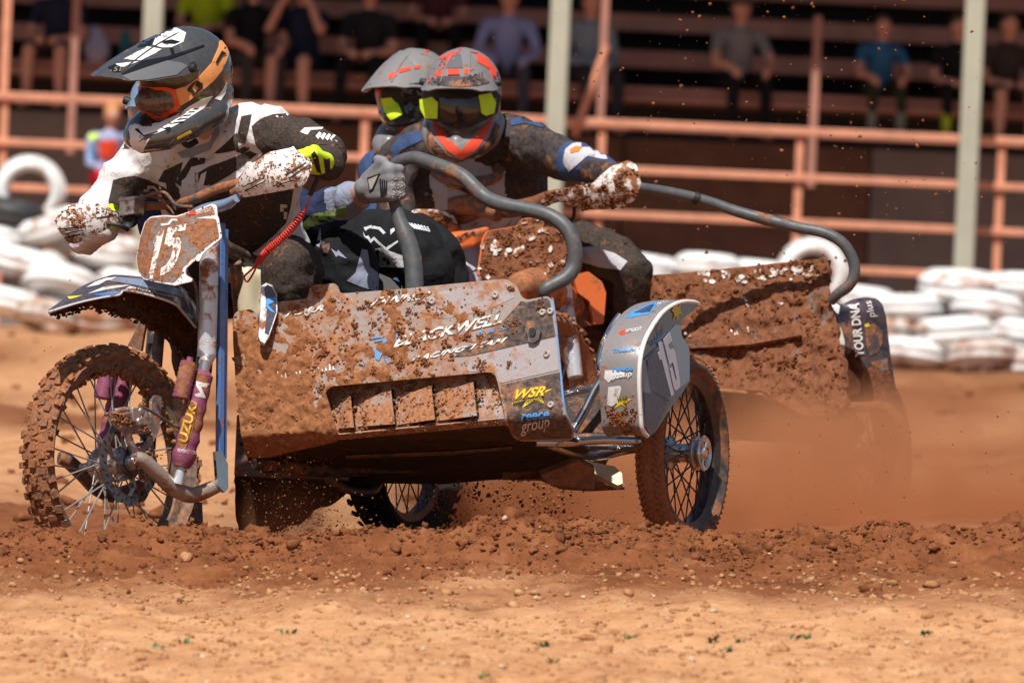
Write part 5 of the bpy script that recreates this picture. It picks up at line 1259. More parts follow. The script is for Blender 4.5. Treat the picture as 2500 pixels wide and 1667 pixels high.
# ------------------------------------------------------------------ kill switch lanyard
cl = [(778, 432, .08), (768, 452, .08), (757, 478, .08)]
mb = MB(); mb.tube([P(*p) for p in spline(cl, 5)], .007, 8); lan = mb.build('coiled_lanyard', M['black'])
tag(lan, 'red coiled kill switch lanyard from the driver\'s glove to the tank', 'lanyard')
pth = spline([(757, 478, .08), (748, 505, .09), (722, 545, .12), (690, 580, .15), (660, 605, .17), (640, 627, .20), (628, 645, .22)], 60); hp = []
for i, p in enumerate(pth):
    q = P(*p); t = i/len(pth); a = i*.72; d = (P(*pth[min(i+1, len(pth)-1)])-P(*pth[max(i-1, 0)])).normalized(); x = d.orthogonal().normalized(); y = d.cross(x); r_ = .0095*min(1, max(0, (t-.12)*6))*min(1, (1.02-t)*12)
    hp.append(q+(x*math.cos(a)+y*math.sin(a))*r_)
M['red_plastic'] = plain('red_plastic', (.58, .05, .035), .4)
mb = MB(); mb.tube(hp, .0026, 6); mb.tube([P(*p) for p in spline([(628, 645, .22), (610, 662, .24), (596, 676, .26), (604, 688, .26), (618, 668, .24), (628, 645, .22)], 5)], .003, 6); mb.build('coil', M['red_plastic'], lan)
# ------------------------------------------------------------------ leading passenger
PA = thing('person', P(900, 800, 1.1), 'passenger of the leading outfit crouched behind the driver, grey glove gripping the rail', 'person', 'sidecar riders')
parts = [
 C_(1, (850, 690, 1.30, .140), (760, 610, 1.20, .140)), C_(2, (740, 590, 1.18, .135), (620, 520, 1.12, .145), (540, 460, 1.06, .12)),
 C_(2, (520, 420, 1.05, .075), (640, 500, 1.02, .080)), C_(2, (520, 420, 1.05, .075), (420, 460, 1.15, .08), (380, 540, 1.1, .06), (430, 600, 1.0, .05)),
 C_(2, (655, 520, 1.00, .078), (720, 540, .88, .066), (822, 502, .68, .052)), C_(3, (828, 499, .67, .051), (840, 494, .66, .050), (866, 482, .58, .043)), C_(4, (866, 482, .58, .033), (892, 466, .52, .030)),
 C_(4, (500, 410, 1.04, .06), (450, 340, 1.02, .06)),
 C_(0, (790, 660, 1.15, .125), (880, 610, 1.0, .118), (960, 590, .86, .100), (1010, 608, .78, .090), (1040, 660, .76, .082), (1060, 780, .80, .065), (1065, 900, .85, .055)),
 C_(0, (760, 680, 1.10, .12), (800, 640, .85, .11), (850, 640, .70, .085), (870, 720, .70, .075), (860, 860, .75, .06)),
 C_(0, (1020, 580, .95, .075), (1070, 620, .92, .072), (1090, 700, .92, .070)),
]
pas = body('body', parts, [M['pants_jet'], M['pants_black'], M['navy_cloth'], M['grey_cloth'], M['skin']], PA, .0095, 5, .015, 9, 3)
cp = caster(pas)
pd_ = lambda poly, mat, off=.002, nm='clothing_print': sheet(nm, Z(zM, poly), cp, pas, M[mat], 9, .0012, off=off, maxjump=.04)
pd_([(300, 540), (420, 430), (560, 395), (640, 378), (645, 420), (560, 465), (430, 500), (330, 560)], 'green_print')
pd_([(755, 510), (800, 498), (860, 510), (895, 545), (880, 555), (850, 525), (790, 518), (765, 535)], 'pants_white'); pd_([(925, 560), (925, 525), (955, 512), (980, 540), (955, 532), (940, 545)], 'pants_white')
pd_([(750, 540), (765, 570), (785, 565), (800, 590), (820, 570), (850, 600), (895, 640), (985, 585), (980, 600), (900, 660), (840, 610), (820, 590), (800, 612), (780, 585), (760, 590)], 'pants_white')
pd_([(770, 660), (860, 640), (1000, 690), (1010, 765), (860, 762), (800, 750)], 'pants_white'); pd_([(645, 850), (700, 800), (740, 650), (775, 655), (790, 760), (840, 800), (890, 895), (820, 915), (740, 890)], 'grey_cloth')

for k in range(7): pd_([(1030+k*20, 482+k*4), (1040+k*20, 482+k*4), (1085+k*15, 520+k*3), (1075+k*15, 522+k*3)], 'pants_white')
pd_([(400, 585), (460, 590), (478, 512), (485, 590), (470, 640), (430, 610)], 'grey_cloth'); pd_([(545, 645), (580, 670), (590, 655), (645, 712), (590, 690), (578, 700)], 'grey_cloth'); pd_([(485, 610), (500, 600), (515, 615), (535, 610), (540, 640), (525, 675), (500, 670), (490, 640)], 'steel_dark')
gp_ = []; Bg = P(953, 445, .395)
hand(gp_, 0, Bg, (-.08, 0, 1), (.35, -.9, .05), P(896, 460, .44), .018, .0125, 1, 1.2, .036)
gl2 = body('glove', gp_, [M['glove_grey']], PA, .0055, 3); c2 = caster(gl2)
gd = lambda poly, mat, off=.0015: sheet('glove_print', Z(zM, poly), c2, gl2, M[mat], 7, .001, off=off, maxjump=.03)
gd([(775, 195), (860, 165), (835, 225), (815, 275), (790, 290)], 'black'); gd([(785, 205), (848, 178), (825, 230), (808, 265), (795, 270)], 'glove_pad', .003)
for k in range(4): gd([(855+k*14, 200+k*4), (862+k*14, 200+k*4), (872+k*10, 320-k*6), (862+k*10, 320-k*6)], 'black')
pos = []; rad = []
for k in range(130):
    x, y = zM(rnd.uniform(925, 1030), rnd.uniform(185, 325)); p = c2(x, y)
    if p is not None: pos.append(p); rad.append(.0022)
o = clods('knuckle_grips', pos, rad, M['glove_pad'], gl2, flat=1, seed=5); o['kind'] = 'stuff'
MB().tube([P(893, 466, .50), P(908, 457, .47)], [.041, .043], 16).build('glove_cuff', M['glove_grey'], PA)
hm2 = headframe(2, 16, 0)
h2, l2, v2, T2 = helmet(PA, P(410, 288, 1.05), hm2, 1.0, vx=(.17, .09), base='steel_blue', visor='steel_blue', label='grey blue helmet mostly hidden behind the driver')
# ================================================================== TRAILING OUTFIT (about three metres behind)
B2 = thing('sidecar_motorcycle', P(1700, 1300, 3.3), 'trailing sidecar outfit whose nose panel is buried in brown mud', 'motorcycle', 'racing sidecar outfits')
WETP = ((.085, .029, .011), (.18, .062, .024), (.28, .105, .042))
M['mud_wet'] = soil('mud_wet', *WETP, 40, .004)
M['mud_coat'] = muddy('thick_mud_coat', (.20, .19, .19), .86, 16, .6, soft=.08, film=.8, bdist=.012, pal=WETP)
M['orange_muddy'] = muddy('muddy_orange_plastic', (.70, .17, .04), .60, 20, .5, film=.4)
M['orange_clean'] = muddy('orange_plastic', (.66, .13, .02), .25, 20, .4, film=.3)
M['navy_wrap'] = muddy('navy_wrap', (.020, .022, .045), .22, 9, .25, film=.3, coat=.4)
M['white_mud2'] = muddy('mud_flecked_white', (.80, .78, .74), .47, 30, .5, soft=.05)
def p2Y(x, y): return 3.15-.45*(x-1500)/530+.0006*(900-y)
def lump(x, y, a=.022): return a*mnoise.fractal(Vector((x*.02, y*.02, 1)), .8, 2.1, 6)
def pan2(x, y): return P(x, y, p2Y(x, y)-lump(x, y)-.02)
poly2 = Z(zB, [(90, 540), (130, 512), (300, 498), (500, 482), (800, 450), (1040, 425), (1056, 440), (1062, 600), (1088, 700), (1118, 860), (1142, 1080), (1090, 1125), (960, 1140), (880, 1100), (760, 1020), (400, 1000), (100, 900)])
nose2 = sheet('nose_panel', roundpoly(poly2, 6), pan2, B2, M['mud_coat'], 7, .02)
sheet('louvre_plate', Z(zB, [(420, 770), (700, 755), (925, 712), (935, 770), (700, 812), (430, 830)]), lambda x, y: pan2(x, y)-Vector((0, .03, 0)), nose2, M['mud_coat'], 12, .02)
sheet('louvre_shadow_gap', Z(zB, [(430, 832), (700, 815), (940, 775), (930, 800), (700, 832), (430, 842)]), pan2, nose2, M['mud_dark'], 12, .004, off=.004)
pos = []; rad = []
for k in range(9000):
    x = rnd.uniform(1495, 2075); y = rnd.uniform(625, 1020)
    if inside(poly2, x, y) and mnoise.noise(Vector((x*.03, y*.03, 4)))+rnd.uniform(-.3, .3) > .12 and len(pos) < 2600: pos.append(pan2(x, y)); rad.append(.0015+.009*rnd.random()**3.2)
o = clods('caked_mud', pos, rad, M['mud_wet'], nose2, flat=.9, seed=2); o['kind'] = 'stuff'
def fleck(x, y, w, h, surf, par, off=.004):
    n_ = rnd.randint(5, 8); pl = [(x+w*rnd.uniform(.45, 1)*math.cos(6.283*i/n_), y+h*rnd.uniform(.45, 1)*math.sin(6.283*i/n_)) for i in range(n_)]
    sheet('lettering_fleck', pl, surf, par, M['white_mud2'], 14, .002, off=off)
for k in range(44):
    x, y = zB(rnd.uniform(470, 1040), 0); y = zB(0, 462+(1040-(x-1450)/.542)*.055+abs(rnd.gauss(0, 24)))[1]; fleck(x, y, rnd.uniform(4, 14), rnd.uniform(4, 11), pan2, nose2)
for k in range(14): x, y = zB(rnd.gauss(760, 70), rnd.gauss(590, 30)); fleck(x, y, rnd.uniform(2, 7), rnd.uniform(2, 5), pan2, nose2)
for k in range(10): x, y = zB(rnd.gauss(650, 80), rnd.gauss(760, 10)); fleck(x, y, rnd.uniform(2, 6), rnd.uniform(2, 4), lambda x, y: pan2(x, y)-Vector((0, .03, 0)), nose2)
# wheel cover at the right
fk = roundpoly(Z(zK, [(80, 200), (110, 170), (165, 200), (250, 160), (360, 140), (445, 155), (485, 195), (512, 290), (548, 600), (592, 880), (604, 1010), (340, 980), (215, 975), (192, 560), (150, 420), (125, 300)]), 8)
def fk_s(x, y):
    u_ = (x-2120)/70; top = max(0, (760-y)/40); return P(x, y, 2.95+.035*u_*u_+.05*top*top+.03*u_)
cov = sheet('sidecar_mudguard', fk, fk_s, B2, M['navy_wrap'], 11, .012)
kd = lambda poly, mat, off=.002: sheet('mudguard_graphic', Z(zK, poly), fk_s, cov, M[mat], 11, .001, off=off)
kd([(345, 360), (420, 345), (480, 400), (480, 500), (440, 570), (380, 590), (360, 500)], 'steel_dark'); kd([(390, 640), (520, 610), (530, 700), (480, 705), (400, 660)], 'plate_grey')
kd([(340, 690), (400, 670), (480, 710), (535, 705), (560, 780), (590, 900), (598, 1000), (345, 970), (325, 760)], 'mud_coat', .004)
kd([(215, 600), (260, 540), (310, 560), (330, 700), (330, 965), (220, 965)], 'mud_dark', .003); kd([(95, 205), (120, 185), (160, 210), (150, 270), (110, 250)], 'white_clean', .002); kd([(140, 420), (165, 370), (195, 470), (200, 560), (170, 530)], 'white_clean', .002)
kd([(345, 352), (375, 340), (385, 365), (350, 372)], 'yellow_clean', .004)
letter('mudguard_lettering', 'YOUR DNA', zK(345, 595), zK(300, 185), (-22, 2), fk_s, cov, M['white_clean'], bold=.03, off=.006)
letter('mudguard_lettering', 'plus', zK(430, 290), zK(395, 168), (-17, 2), fk_s, cov, M['white_clean'], bold=.0, off=.006)
pipe('nerf_bar', [(*zK(190, 985), 2.82, .017), (*zK(330, 985), 2.8, .018), (*zK(470, 980), 2.78, .018), (*zK(540, 1010), 2.77, .018), (*zK(625, 1105), 2.76, .018)], B2, M['mud_coat'], 5)
F2, L2, U2 = frame(27, 2)
wheel('sidecar_wheel', B2, P(2105, 1120, 3.2), F2, L2, U2, .29, .2, .062, M['tyre_mud'], M['tyre_mud'], M['rim'], M['spoke_dark'], knob=False)
sheet('belly_pan', [(1500, 950), (2075, 1000), (2110, 1060), (2060, 1090), (1560, 1060)], plane_surf(P(1850, 1010, 3.3), (0, -.6, -.8)), B2, M['mud_dark'], 40, .03)
# grab rail
pipe('grab_rail', [(1525, 452, 2.72, .016), (1575, 460, 2.75, .017), (1640, 471, 2.78, .018), (1720, 490, 2.8, .018), (1800, 517, 2.8, .0185), (1880, 538, 2.78, .0185), (1950, 556, 2.75, .0185), (2010, 568, 2.73, .0185), (2055, 592, 2.72, .019), (2080, 630, 2.72, .019), (2086, 665, 2.72, .019), (2074, 695, 2.72, .019), (2045, 718, 2.73, .018), (2030, 735, 2.75, .016)], B2, M['foam'], 5)
for (x, y) in ((1700, 484), (1868, 534)): MB().tube([P(x-6, y-2, 2.79), P(x+6, y+2, 2.79)], .021, 14).build('foam_seam', M['black'], B2)
# steering: plate, guards, bar
np2 = Z(zR, [(735, 1235), (760, 1190), (940, 1160), (960, 1120), (1120, 1098), (1150, 1110), (1205, 1200), (1242, 1270), (1222, 1400), (1180, 1475), (1080, 1525), (980, 1485), (760, 1482), (708, 1430)])
q2 = plane_surf(P(1280, 600, 2.75), (-.4, -.88, .25))
def np_s(x, y): return q2(x, y)+Vector((0, -.9, .1))*(lump(x, y, .012)+.01)
pl2 = sheet('number_plate', roundpoly(np2, 7), np_s, B2, M['mud_coat'], 10, .02)
sheet('plate_edge', [roundpoly([(x+(x-1280)*.04, y+(y-610)*.04) for x, y in np2], 7)], lambda x, y: q2(x, y)+Vector((0, .012, 0)), B2, M['orange_clean'], 14, .006)
pos = []; rad = []; pw = []; rw = []
for k in range(2600):
    x = rnd.uniform(1165, 1390); y = rnd.uniform(525, 705)
    if inside(np2, x, y):
        v_ = mnoise.noise(Vector((x*.04, y*.04, 2)))
        if v_+rnd.uniform(-.3, .3) > .05: pos.append(np_s(x, y)); rad.append(.0015+.006*rnd.random()**2.5)
        elif v_ < -.15 and rnd.random() < .10: fleck(x, y, rnd.uniform(4, 12), rnd.uniform(4, 12), np_s, pl2, .006)
o = clods('caked_mud', pos, rad, M['mud_wet'], pl2, seed=4); o['kind'] = 'stuff'
for poly, s_ in ((Z(zR, [(1075, 1015), (1120, 960), (1230, 930), (1390, 900), (1440, 850), (1500, 800), (1600, 762), (1652, 790), (1680, 900), (1642, 1000), (1560, 1052), (1440, 1060), (1350, 1060), (1250, 1030), (1180, 1010), (1110, 1035)]), bulge(1480, 450, 95, 60, 2.66, .06)), (Z(zR, [(272, 1085), (330, 1055), (480, 1058), (565, 1100), (585, 1160), (500, 1190), (380, 1175), (290, 1125)]), bulge(1050, 535, 70, 30, 2.98, .05))):
    g2 = sheet('hand_guard', roundpoly(poly, 6), s_, B2, M['white_mud2'], 9, .012); pos = []; rad = []
    xs = [p[0] for p in poly]; ys = [p[1] for p in poly]
    for k in range(900):
        x = rnd.uniform(min(xs), max(xs)); y = rnd.uniform(min(ys), max(ys)); u_ = (y-min(ys))/(max(ys)-min(ys))
        if inside(poly, x, y) and mnoise.noise(Vector((x*.03, y*.03, 6)))+rnd.uniform(-.25, .25)+(u_-.5)*1.1 > .05: pos.append(s_(x, y)); rad.append(.003+.009*rnd.random()**2)
    o = clods('caked_mud', pos, rad, M['mud_wet'], g2, seed=4); o['kind'] = 'stuff'
pipe('handlebar', [(1050, 545, 3.05, .014), (1130, 530, 3.0, .024), (1180, 510, 2.96, .026), (1240, 512, 2.92, .028), (1300, 500, 2.85, .026), (1350, 480, 2.8, .022), (1420, 470, 2.74, .02), (1540, 450, 2.68, .016)], B2, M['mud_coat'], 5)
pipe('crossbar', [(1100, 505, 2.98, .03), (1160, 500, 2.95, .034), (1220, 520, 2.9, .032)], B2, M['bar_mud'], 4)
pipe('cable', [(1310, 505, 2.8, .006), (1390, 480, 2.78, .006), (1400, 530, 2.8, .006), (1370, 545, 2.82, .006)], B2, M['black'], 5, 8)
sheet('radiator_shroud', roundpoly([(1400, 672), (1436, 662), (1470, 688), (1480, 715), (1474, 790), (1450, 792), (1440, 735), (1410, 715)], 5), plane_surf(P(1440, 730, 2.85), (.3, -.9, .1)), B2, M['orange_clean'], 12, .02)
sheet('radiator_shroud', roundpoly([(1405, 700), (1440, 735), (1452, 792), (1420, 800), (1400, 770)], 5), plane_surf(P(1440, 730, 2.9), (.3, -.9, .1)), B2, M['mud_coat'], 12, .02)
pipe('fork_tube', [(1372, 680, 2.8, .03), (1378, 740, 2.8, .03), (1392, 830, 2.78, .028), (1405, 920, 2.75, .025)], B2, M['silver_tube'], 3)
pipe('fork_tube', [(1300, 680, 2.95, .03), (1290, 900, 2.9, .028)], B2, M['steel_dark'], 3)
Fq, Lq, Uq = frame(27, 4)
wheel('front_wheel', B2, P(1330, 1010, 2.65), Fq, Lq, Uq, .345, .265, .05, M['tyre_mud'], M['tyre_mud'], M['rim'], M['spoke'])
body('front_mudguard', [(0, [(P(1270, 700, 2.6), .05), (P(1320, 700, 2.75), .07), (P(1400, 760, 2.95), .06)])], [M['orange_muddy']], B2, .012, 4)
body('engine', [(0, ('e', P(1500, 800, 3.5), (.2, .25, .22))), (0, ('e', P(1440, 900, 3.3), (.14, .2, .2)))], [M['mud_dark']], B2, .02, 2, .02, 6)
body('fuel_tank', [(0, ('e', P(1340, 640, 3.2), (.12, .2, .1)))], [M['orange_muddy']], B2, .015, 2)
pipe('link_arm', [(1420, 950, 2.7, .02), (1400, 1010, 2.62, .024), (1350, 1020, 2.55, .024)], B2, M['mud_coat'], 4)
# ------------------------------------------------------------------ trailing driver and passenger
M['helm_grey'] = muddy('grey_shell', (.19, .20, .21), .22, 30, .35, film=.3, coat=.2)
M['helm_red'] = muddy('fluo_red_shell', (.75, .07, .03), .15, 40, .35, film=.1)
M['jersey_char'] = muddy('muddy_charcoal_jersey', (.026, .027, .034), .22, 22, .85, film=.25, spec=.2)
M['jersey_grey'] = muddy('grey_jersey', (.50, .50, .55), .17, 22, .85, film=.2, spec=.2)
M['fluo_orange'] = plain('fluo_orange_print', (.80, .20, .02), .6)
M['lens_dark'] = plain('dark_visor_lens', (.025, .016, .014), .15, coat=.7)
folds('jersey_char'); folds('jersey_grey')
D2_ = thing('person', P(1250, 780, 3.2), 'trailing driver in charcoal jersey and grey red helmet, arms spread to the muddy bar', 'person', 'sidecar riders')
parts = [
 C_(1, (1200, 690, 3.45, .15), (1195, 640, 3.4, .145)), C_(2, (1190, 600, 3.35, .145), (1175, 500, 3.25, .150), (1150, 420, 3.18, .14)), C_(0, (1270, 560, 3.35, .09), (1255, 430, 3.2, .11)), C_(0, (1050, 560, 3.4, .10), (1040, 430, 3.25, .11)),
 C_(0, (1130, 360, 3.15, .10), (1240, 345, 3.08, .09), (1275, 350, 3.05, .085)), C_(0, (1130, 360, 3.15, .10), (1030, 365, 3.18, .09), (990, 385, 3.2, .082)),
 C_(0, (1275, 350, 3.05, .085), (1340, 372, 2.95, .075), (1390, 392, 2.87, .070)), C_(3, (1395, 392, 2.86, .068), (1450, 408, 2.76, .055), (1500, 428, 2.68, .040)),
 C_(0, (990, 385, 3.2, .082), (965, 470, 3.15, .068), (975, 560, 3.05, .055), (1040, 560, 2.96, .042)),
 C_(4, (1150, 350, 3.12, .065), (1135, 290, 3.05, .065)),
 C_(1, (1300, 640, 3.45, .11), (1420, 605, 3.25, .088), (1500, 625, 3.12, .075), (1545, 665, 3.05, .066), (1540, 760, 3.1, .058), (1520, 850, 3.15, .055)), C_(5, (1110, 690, 3.4, .11), (1110, 660, 3.05, .09), (1120, 700, 2.98, .075), (1130, 850, 3.1, .06)),
]
d2 = body('body', parts, [M['jersey_char'], M['pants_black'], M['jersey_grey'], M['blue_cloth'], M['skin'], M['jersey_grey']], D2_, .011, 5, .010, 9, 7)
c3 = caster(d2); rd_ = lambda poly, mat, off=.003, nm='jersey_print': sheet(nm, Z(zR, poly), c3, d2, M[mat], 10, .0015, off=off, maxjump=.05)
rd_([(900, 520), (1000, 500), (1080, 520), (1160, 590), (1280, 650), (1270, 690), (1180, 640), (1090, 570), (980, 545), (900, 560)], 'blue_cloth'); rd_([(180, 690), (240, 620), (330, 590), (400, 585), (380, 640), (250, 700), (200, 760)], 'blue_cloth')
rd_([(1225, 700), (1290, 650), (1420, 680), (1560, 730), (1590, 760), (1450, 760), (1360, 740), (1300, 790), (1250, 830), (1210, 780)], 'jersey_grey'); rd_([(1255, 705), (1290, 685), (1330, 690), (1310, 715), (1260, 725)], 'fluo_orange', .005)
rd_([(1330, 770), (1400, 765), (1560, 790), (1480, 860), (1400, 880), (1320, 860)], 'jersey_char', .005)
rd_([(510, 880), (540, 870), (560, 900), (600, 905), (605, 930), (560, 935), (525, 920)], 'fluo_orange', .005); rd_([(630, 910), (665, 900), (705, 935), (690, 980), (655, 960)], 'fluo_orange', .005); rd_([(505, 865), (610, 900), (720, 930), (690, 990), (600, 940), (520, 925)], 'jersey_char', .003)
rd_([(1310, 1290), (1400, 1280), (1520, 1320), (1600, 1370), (1560, 1420), (1430, 1400), (1330, 1370)], 'jersey_grey', .004); rd_([(580, 1330), (700, 1310), (720, 1400), (640, 1440)], 'jersey_grey', .004)
gp_ = []; hand(gp_, 0, P(1500, 448, 2.66), P(1420, 470, 2.74)-P(1540, 450, 2.68), (.1, -.7, .6), P(1520, 432, 2.74), .016, .011, 1, 1.05, .036)
body('glove', gp_, [M['jersey_char']], D2_, .007, 3)
gp_ = []; hand(gp_, 0, P(1075, 548, 3.0), P(1130, 530, 3.0)-P(1050, 545, 3.05), (0, -.8, .5), P(1050, 575, 3.02), .018, .012, -1, 1.1, .04); g3 = body('glove', gp_, [M['orange_muddy']], D2_, .007, 3)
gp_ = []
for i in range(4): gp_.append((0, [(P(1120, 575+i*9, 2.86), .012), (P(1155, 568+i*9, 2.84), .011), (P(1188-i*4, 560+i*9, 2.86), .010)]))
gp_.append((0, [(P(1095, 590, 2.88), .03), (P(1130, 582, 2.87), .026)])); g4 = body('glove_fingers', gp_, [M['orange_clean']], g3, .006, 2)
letter('glove_lettering', 'FOX', zR(555, 1270), zR(690, 1200), (5, -18), caster(g4), g3, M['black'], bold=.03, off=.004)
MB().lathe(P(1140, 420, 3.0), (0, -.35, 1), [(.105, -.02), (.118, -.01), (.122, .012), (.108, .022), (.098, .0)], 36, True).build('neck_brace', M['steel_dark'], D2_)
hm3 = headframe(6, 13, 2); hel3, ln3, vi3, T3 = helmet(D2_, P(1130, 240, 2.95), hm3, 1.03, base='helm_grey', visor='helm_grey', lens='lens_dark', vx=(.24, .085), label='grey and fluorescent red motocross helmet facing the camera')
c4 = caster(hel3, vi3, ln3); h3 = lambda poly, mat, off=.003, f=zR, sf=None, par=None, th=.0015, nm='helmet_graphic': sheet(nm, Z(f, poly), sf or c4, par or hel3, M[mat], 9, th, off=off, maxjump=.04)
h3([(445, 300), (470, 262), (560, 268), (640, 265), (720, 262), (770, 300), (700, 320), (600, 328), (500, 322)], 'steel_dark'); h3([(640, 66), (690, 80), (700, 130), (650, 120)], 'helm_red')
h3([(372, 300), (400, 225), (450, 150), (500, 108), (560, 75), (635, 62), (600, 110), (550, 150), (510, 205), (440, 258), (390, 330)], 'helm_red'); h3([(690, 78), (745, 105), (795, 150), (830, 215), (845, 320), (800, 330), (770, 220), (700, 180), (690, 130)], 'helm_red')
h3([(440, 235), (492, 235), (492, 264), (452, 264)], 'helm_red'); h3([(525, 226), (592, 226), (592, 260), (525, 260)], 'helm_red', .006); h3([(620, 222), (682, 222), (650, 252), (620, 252)], 'helm_red')
PORT = [(368, 350), (450, 338), (640, 332), (800, 335), (842, 380), (820, 480), (760, 520), (690, 548), (600, 556), (480, 540), (395, 520), (362, 450)]
def vport(x, y): u_ = (x-1127)/98; v_ = (y-262)/60; return P(x, y, 2.785+.115*u_*u_+.02*v_*v_)
h3([p for p in PORT], 'black', .0, nm='eye_port', sf=vport); h3([(476, 392), (600, 378), (700, 382), (716, 470), (690, 512), (640, 532), (540, 532), (480, 502)], 'lens_dark', .004, nm='goggle_lens', th=.004, sf=vport)
h3([(365, 402), (440, 388), (472, 420), (466, 512), (400, 512), (370, 460)], 'neon', .008, nm='goggle_strap', th=.003, sf=vport); h3([(700, 376), (770, 364), (800, 420), (790, 482), (742, 496), (716, 482)], 'neon', .008, nm='goggle_strap', th=.003, sf=vport)
h3([(790, 250), (838, 230), (856, 330), (850, 470), (825, 490), (838, 380), (805, 330)], 'blue_cloth'); h3([(362, 330), (372, 260), (395, 245), (392, 300), (380, 345)], 'helm_red'); h3([(505, 190), (530, 140), (600, 130), (612, 215), (520, 218)], 'gloss_grey2'); h3([(470, 200), (500, 150), (520, 140), (500, 215)], 'steel_dark')
h3([(400, 530), (440, 640), (520, 725), (600, 765), (590, 800), (500, 760), (430, 680), (395, 590)], 'tyre_side')
h3([(430, 520), (470, 560), (540, 640), (600, 705), (660, 640), (740, 560), (792, 505), (770, 600), (690, 700), (602, 752), (520, 705), (450, 620)], 'helm_red'); h3([(555, 545), (600, 535), (650, 545), (630, 640), (602, 690), (575, 640)], 'steel_dark', .005)
h3([(398, 560), (450, 650), (520, 725), (600, 768), (690, 718), (770, 625), (805, 540), (832, 560), (800, 660), (700, 770), (600, 810), (480, 770), (400, 660)], 'jersey_char')
letter('helmet_lettering', 'AIROH', zR(405, 312), zR(500, 318), (-3, -18), c4, hel3, M['black'], bold=.01, off=.007); letter('helmet_lettering', 'AIROH', zR(600, 312), zR(722, 285), (4, -20), c4, hel3, M['black'], bold=.01, off=.007)
P2 = thing('person', P(1000, 780, 3.9), 'trailing passenger whose grey red helmet shows behind the trailing driver', 'person', 'sidecar riders')
body('body', [C_(0, (1080, 720, 4.0, .15), (1040, 560, 3.9, .15), (1010, 430, 3.8, .15)), C_(0, (1010, 380, 3.75, .08), (930, 420, 3.75, .08), (925, 520, 3.7, .06), (980, 560, 3.5, .05)), C_(0, (1010, 380, 3.75, .08), (1090, 420, 3.8, .08)), C_(1, (1010, 370, 3.72, .065), (1000, 300, 3.65, .065)), C_(0, (1060, 720, 3.9, .12), (980, 720, 3.6, .09), (990, 900, 3.7, .06))], [M['blue_cloth'], M['skin']], P2, .013, 4, .008)
hm4 = headframe(32, 16, 6); hel4, ln4, vi4, T4 = helmet(P2, P(1012, 238, 3.6), hm4, 1.03, base='helm_grey', visor='helm_grey', lens='lens_dark', vx=(.19, .085), label='grey and fluorescent red helmet turned to the left')
c5 = caster(hel4, vi4, ln4); h4 = lambda poly, mat, off=.003, **k: h3(poly, mat, off, sf=c5, par=hel4, **k)
h4([(118, 335), (240, 318), (360, 300), (380, 360), (385, 500), (300, 560), (220, 545), (150, 490)], 'black', nm='eye_port'); h4([(240, 350), (370, 330), (378, 480), (300, 530), (262, 480)], 'lens_dark', .006, nm='goggle_lens')
h4([(130, 395), (190, 388), (225, 430), (250, 490), (180, 525), (150, 480)], 'neon', .006, nm='goggle_strap'); h4([(215, 565), (300, 560), (310, 590), (225, 600)], 'helm_red'); h4([(95, 290), (130, 270), (135, 330), (110, 400)], 'helm_red'); h4([(165, 260), (210, 232), (220, 258), (170, 285)], 'helm_red'); h4([(225, 222), (300, 205), (300, 225), (232, 245)], 'helm_red'); h4([(318, 202), (360, 196), (352, 218), (322, 220)], 'helm_red'); h4([(380, 110), (430, 105), (445, 130), (400, 140)], 'helm_red')
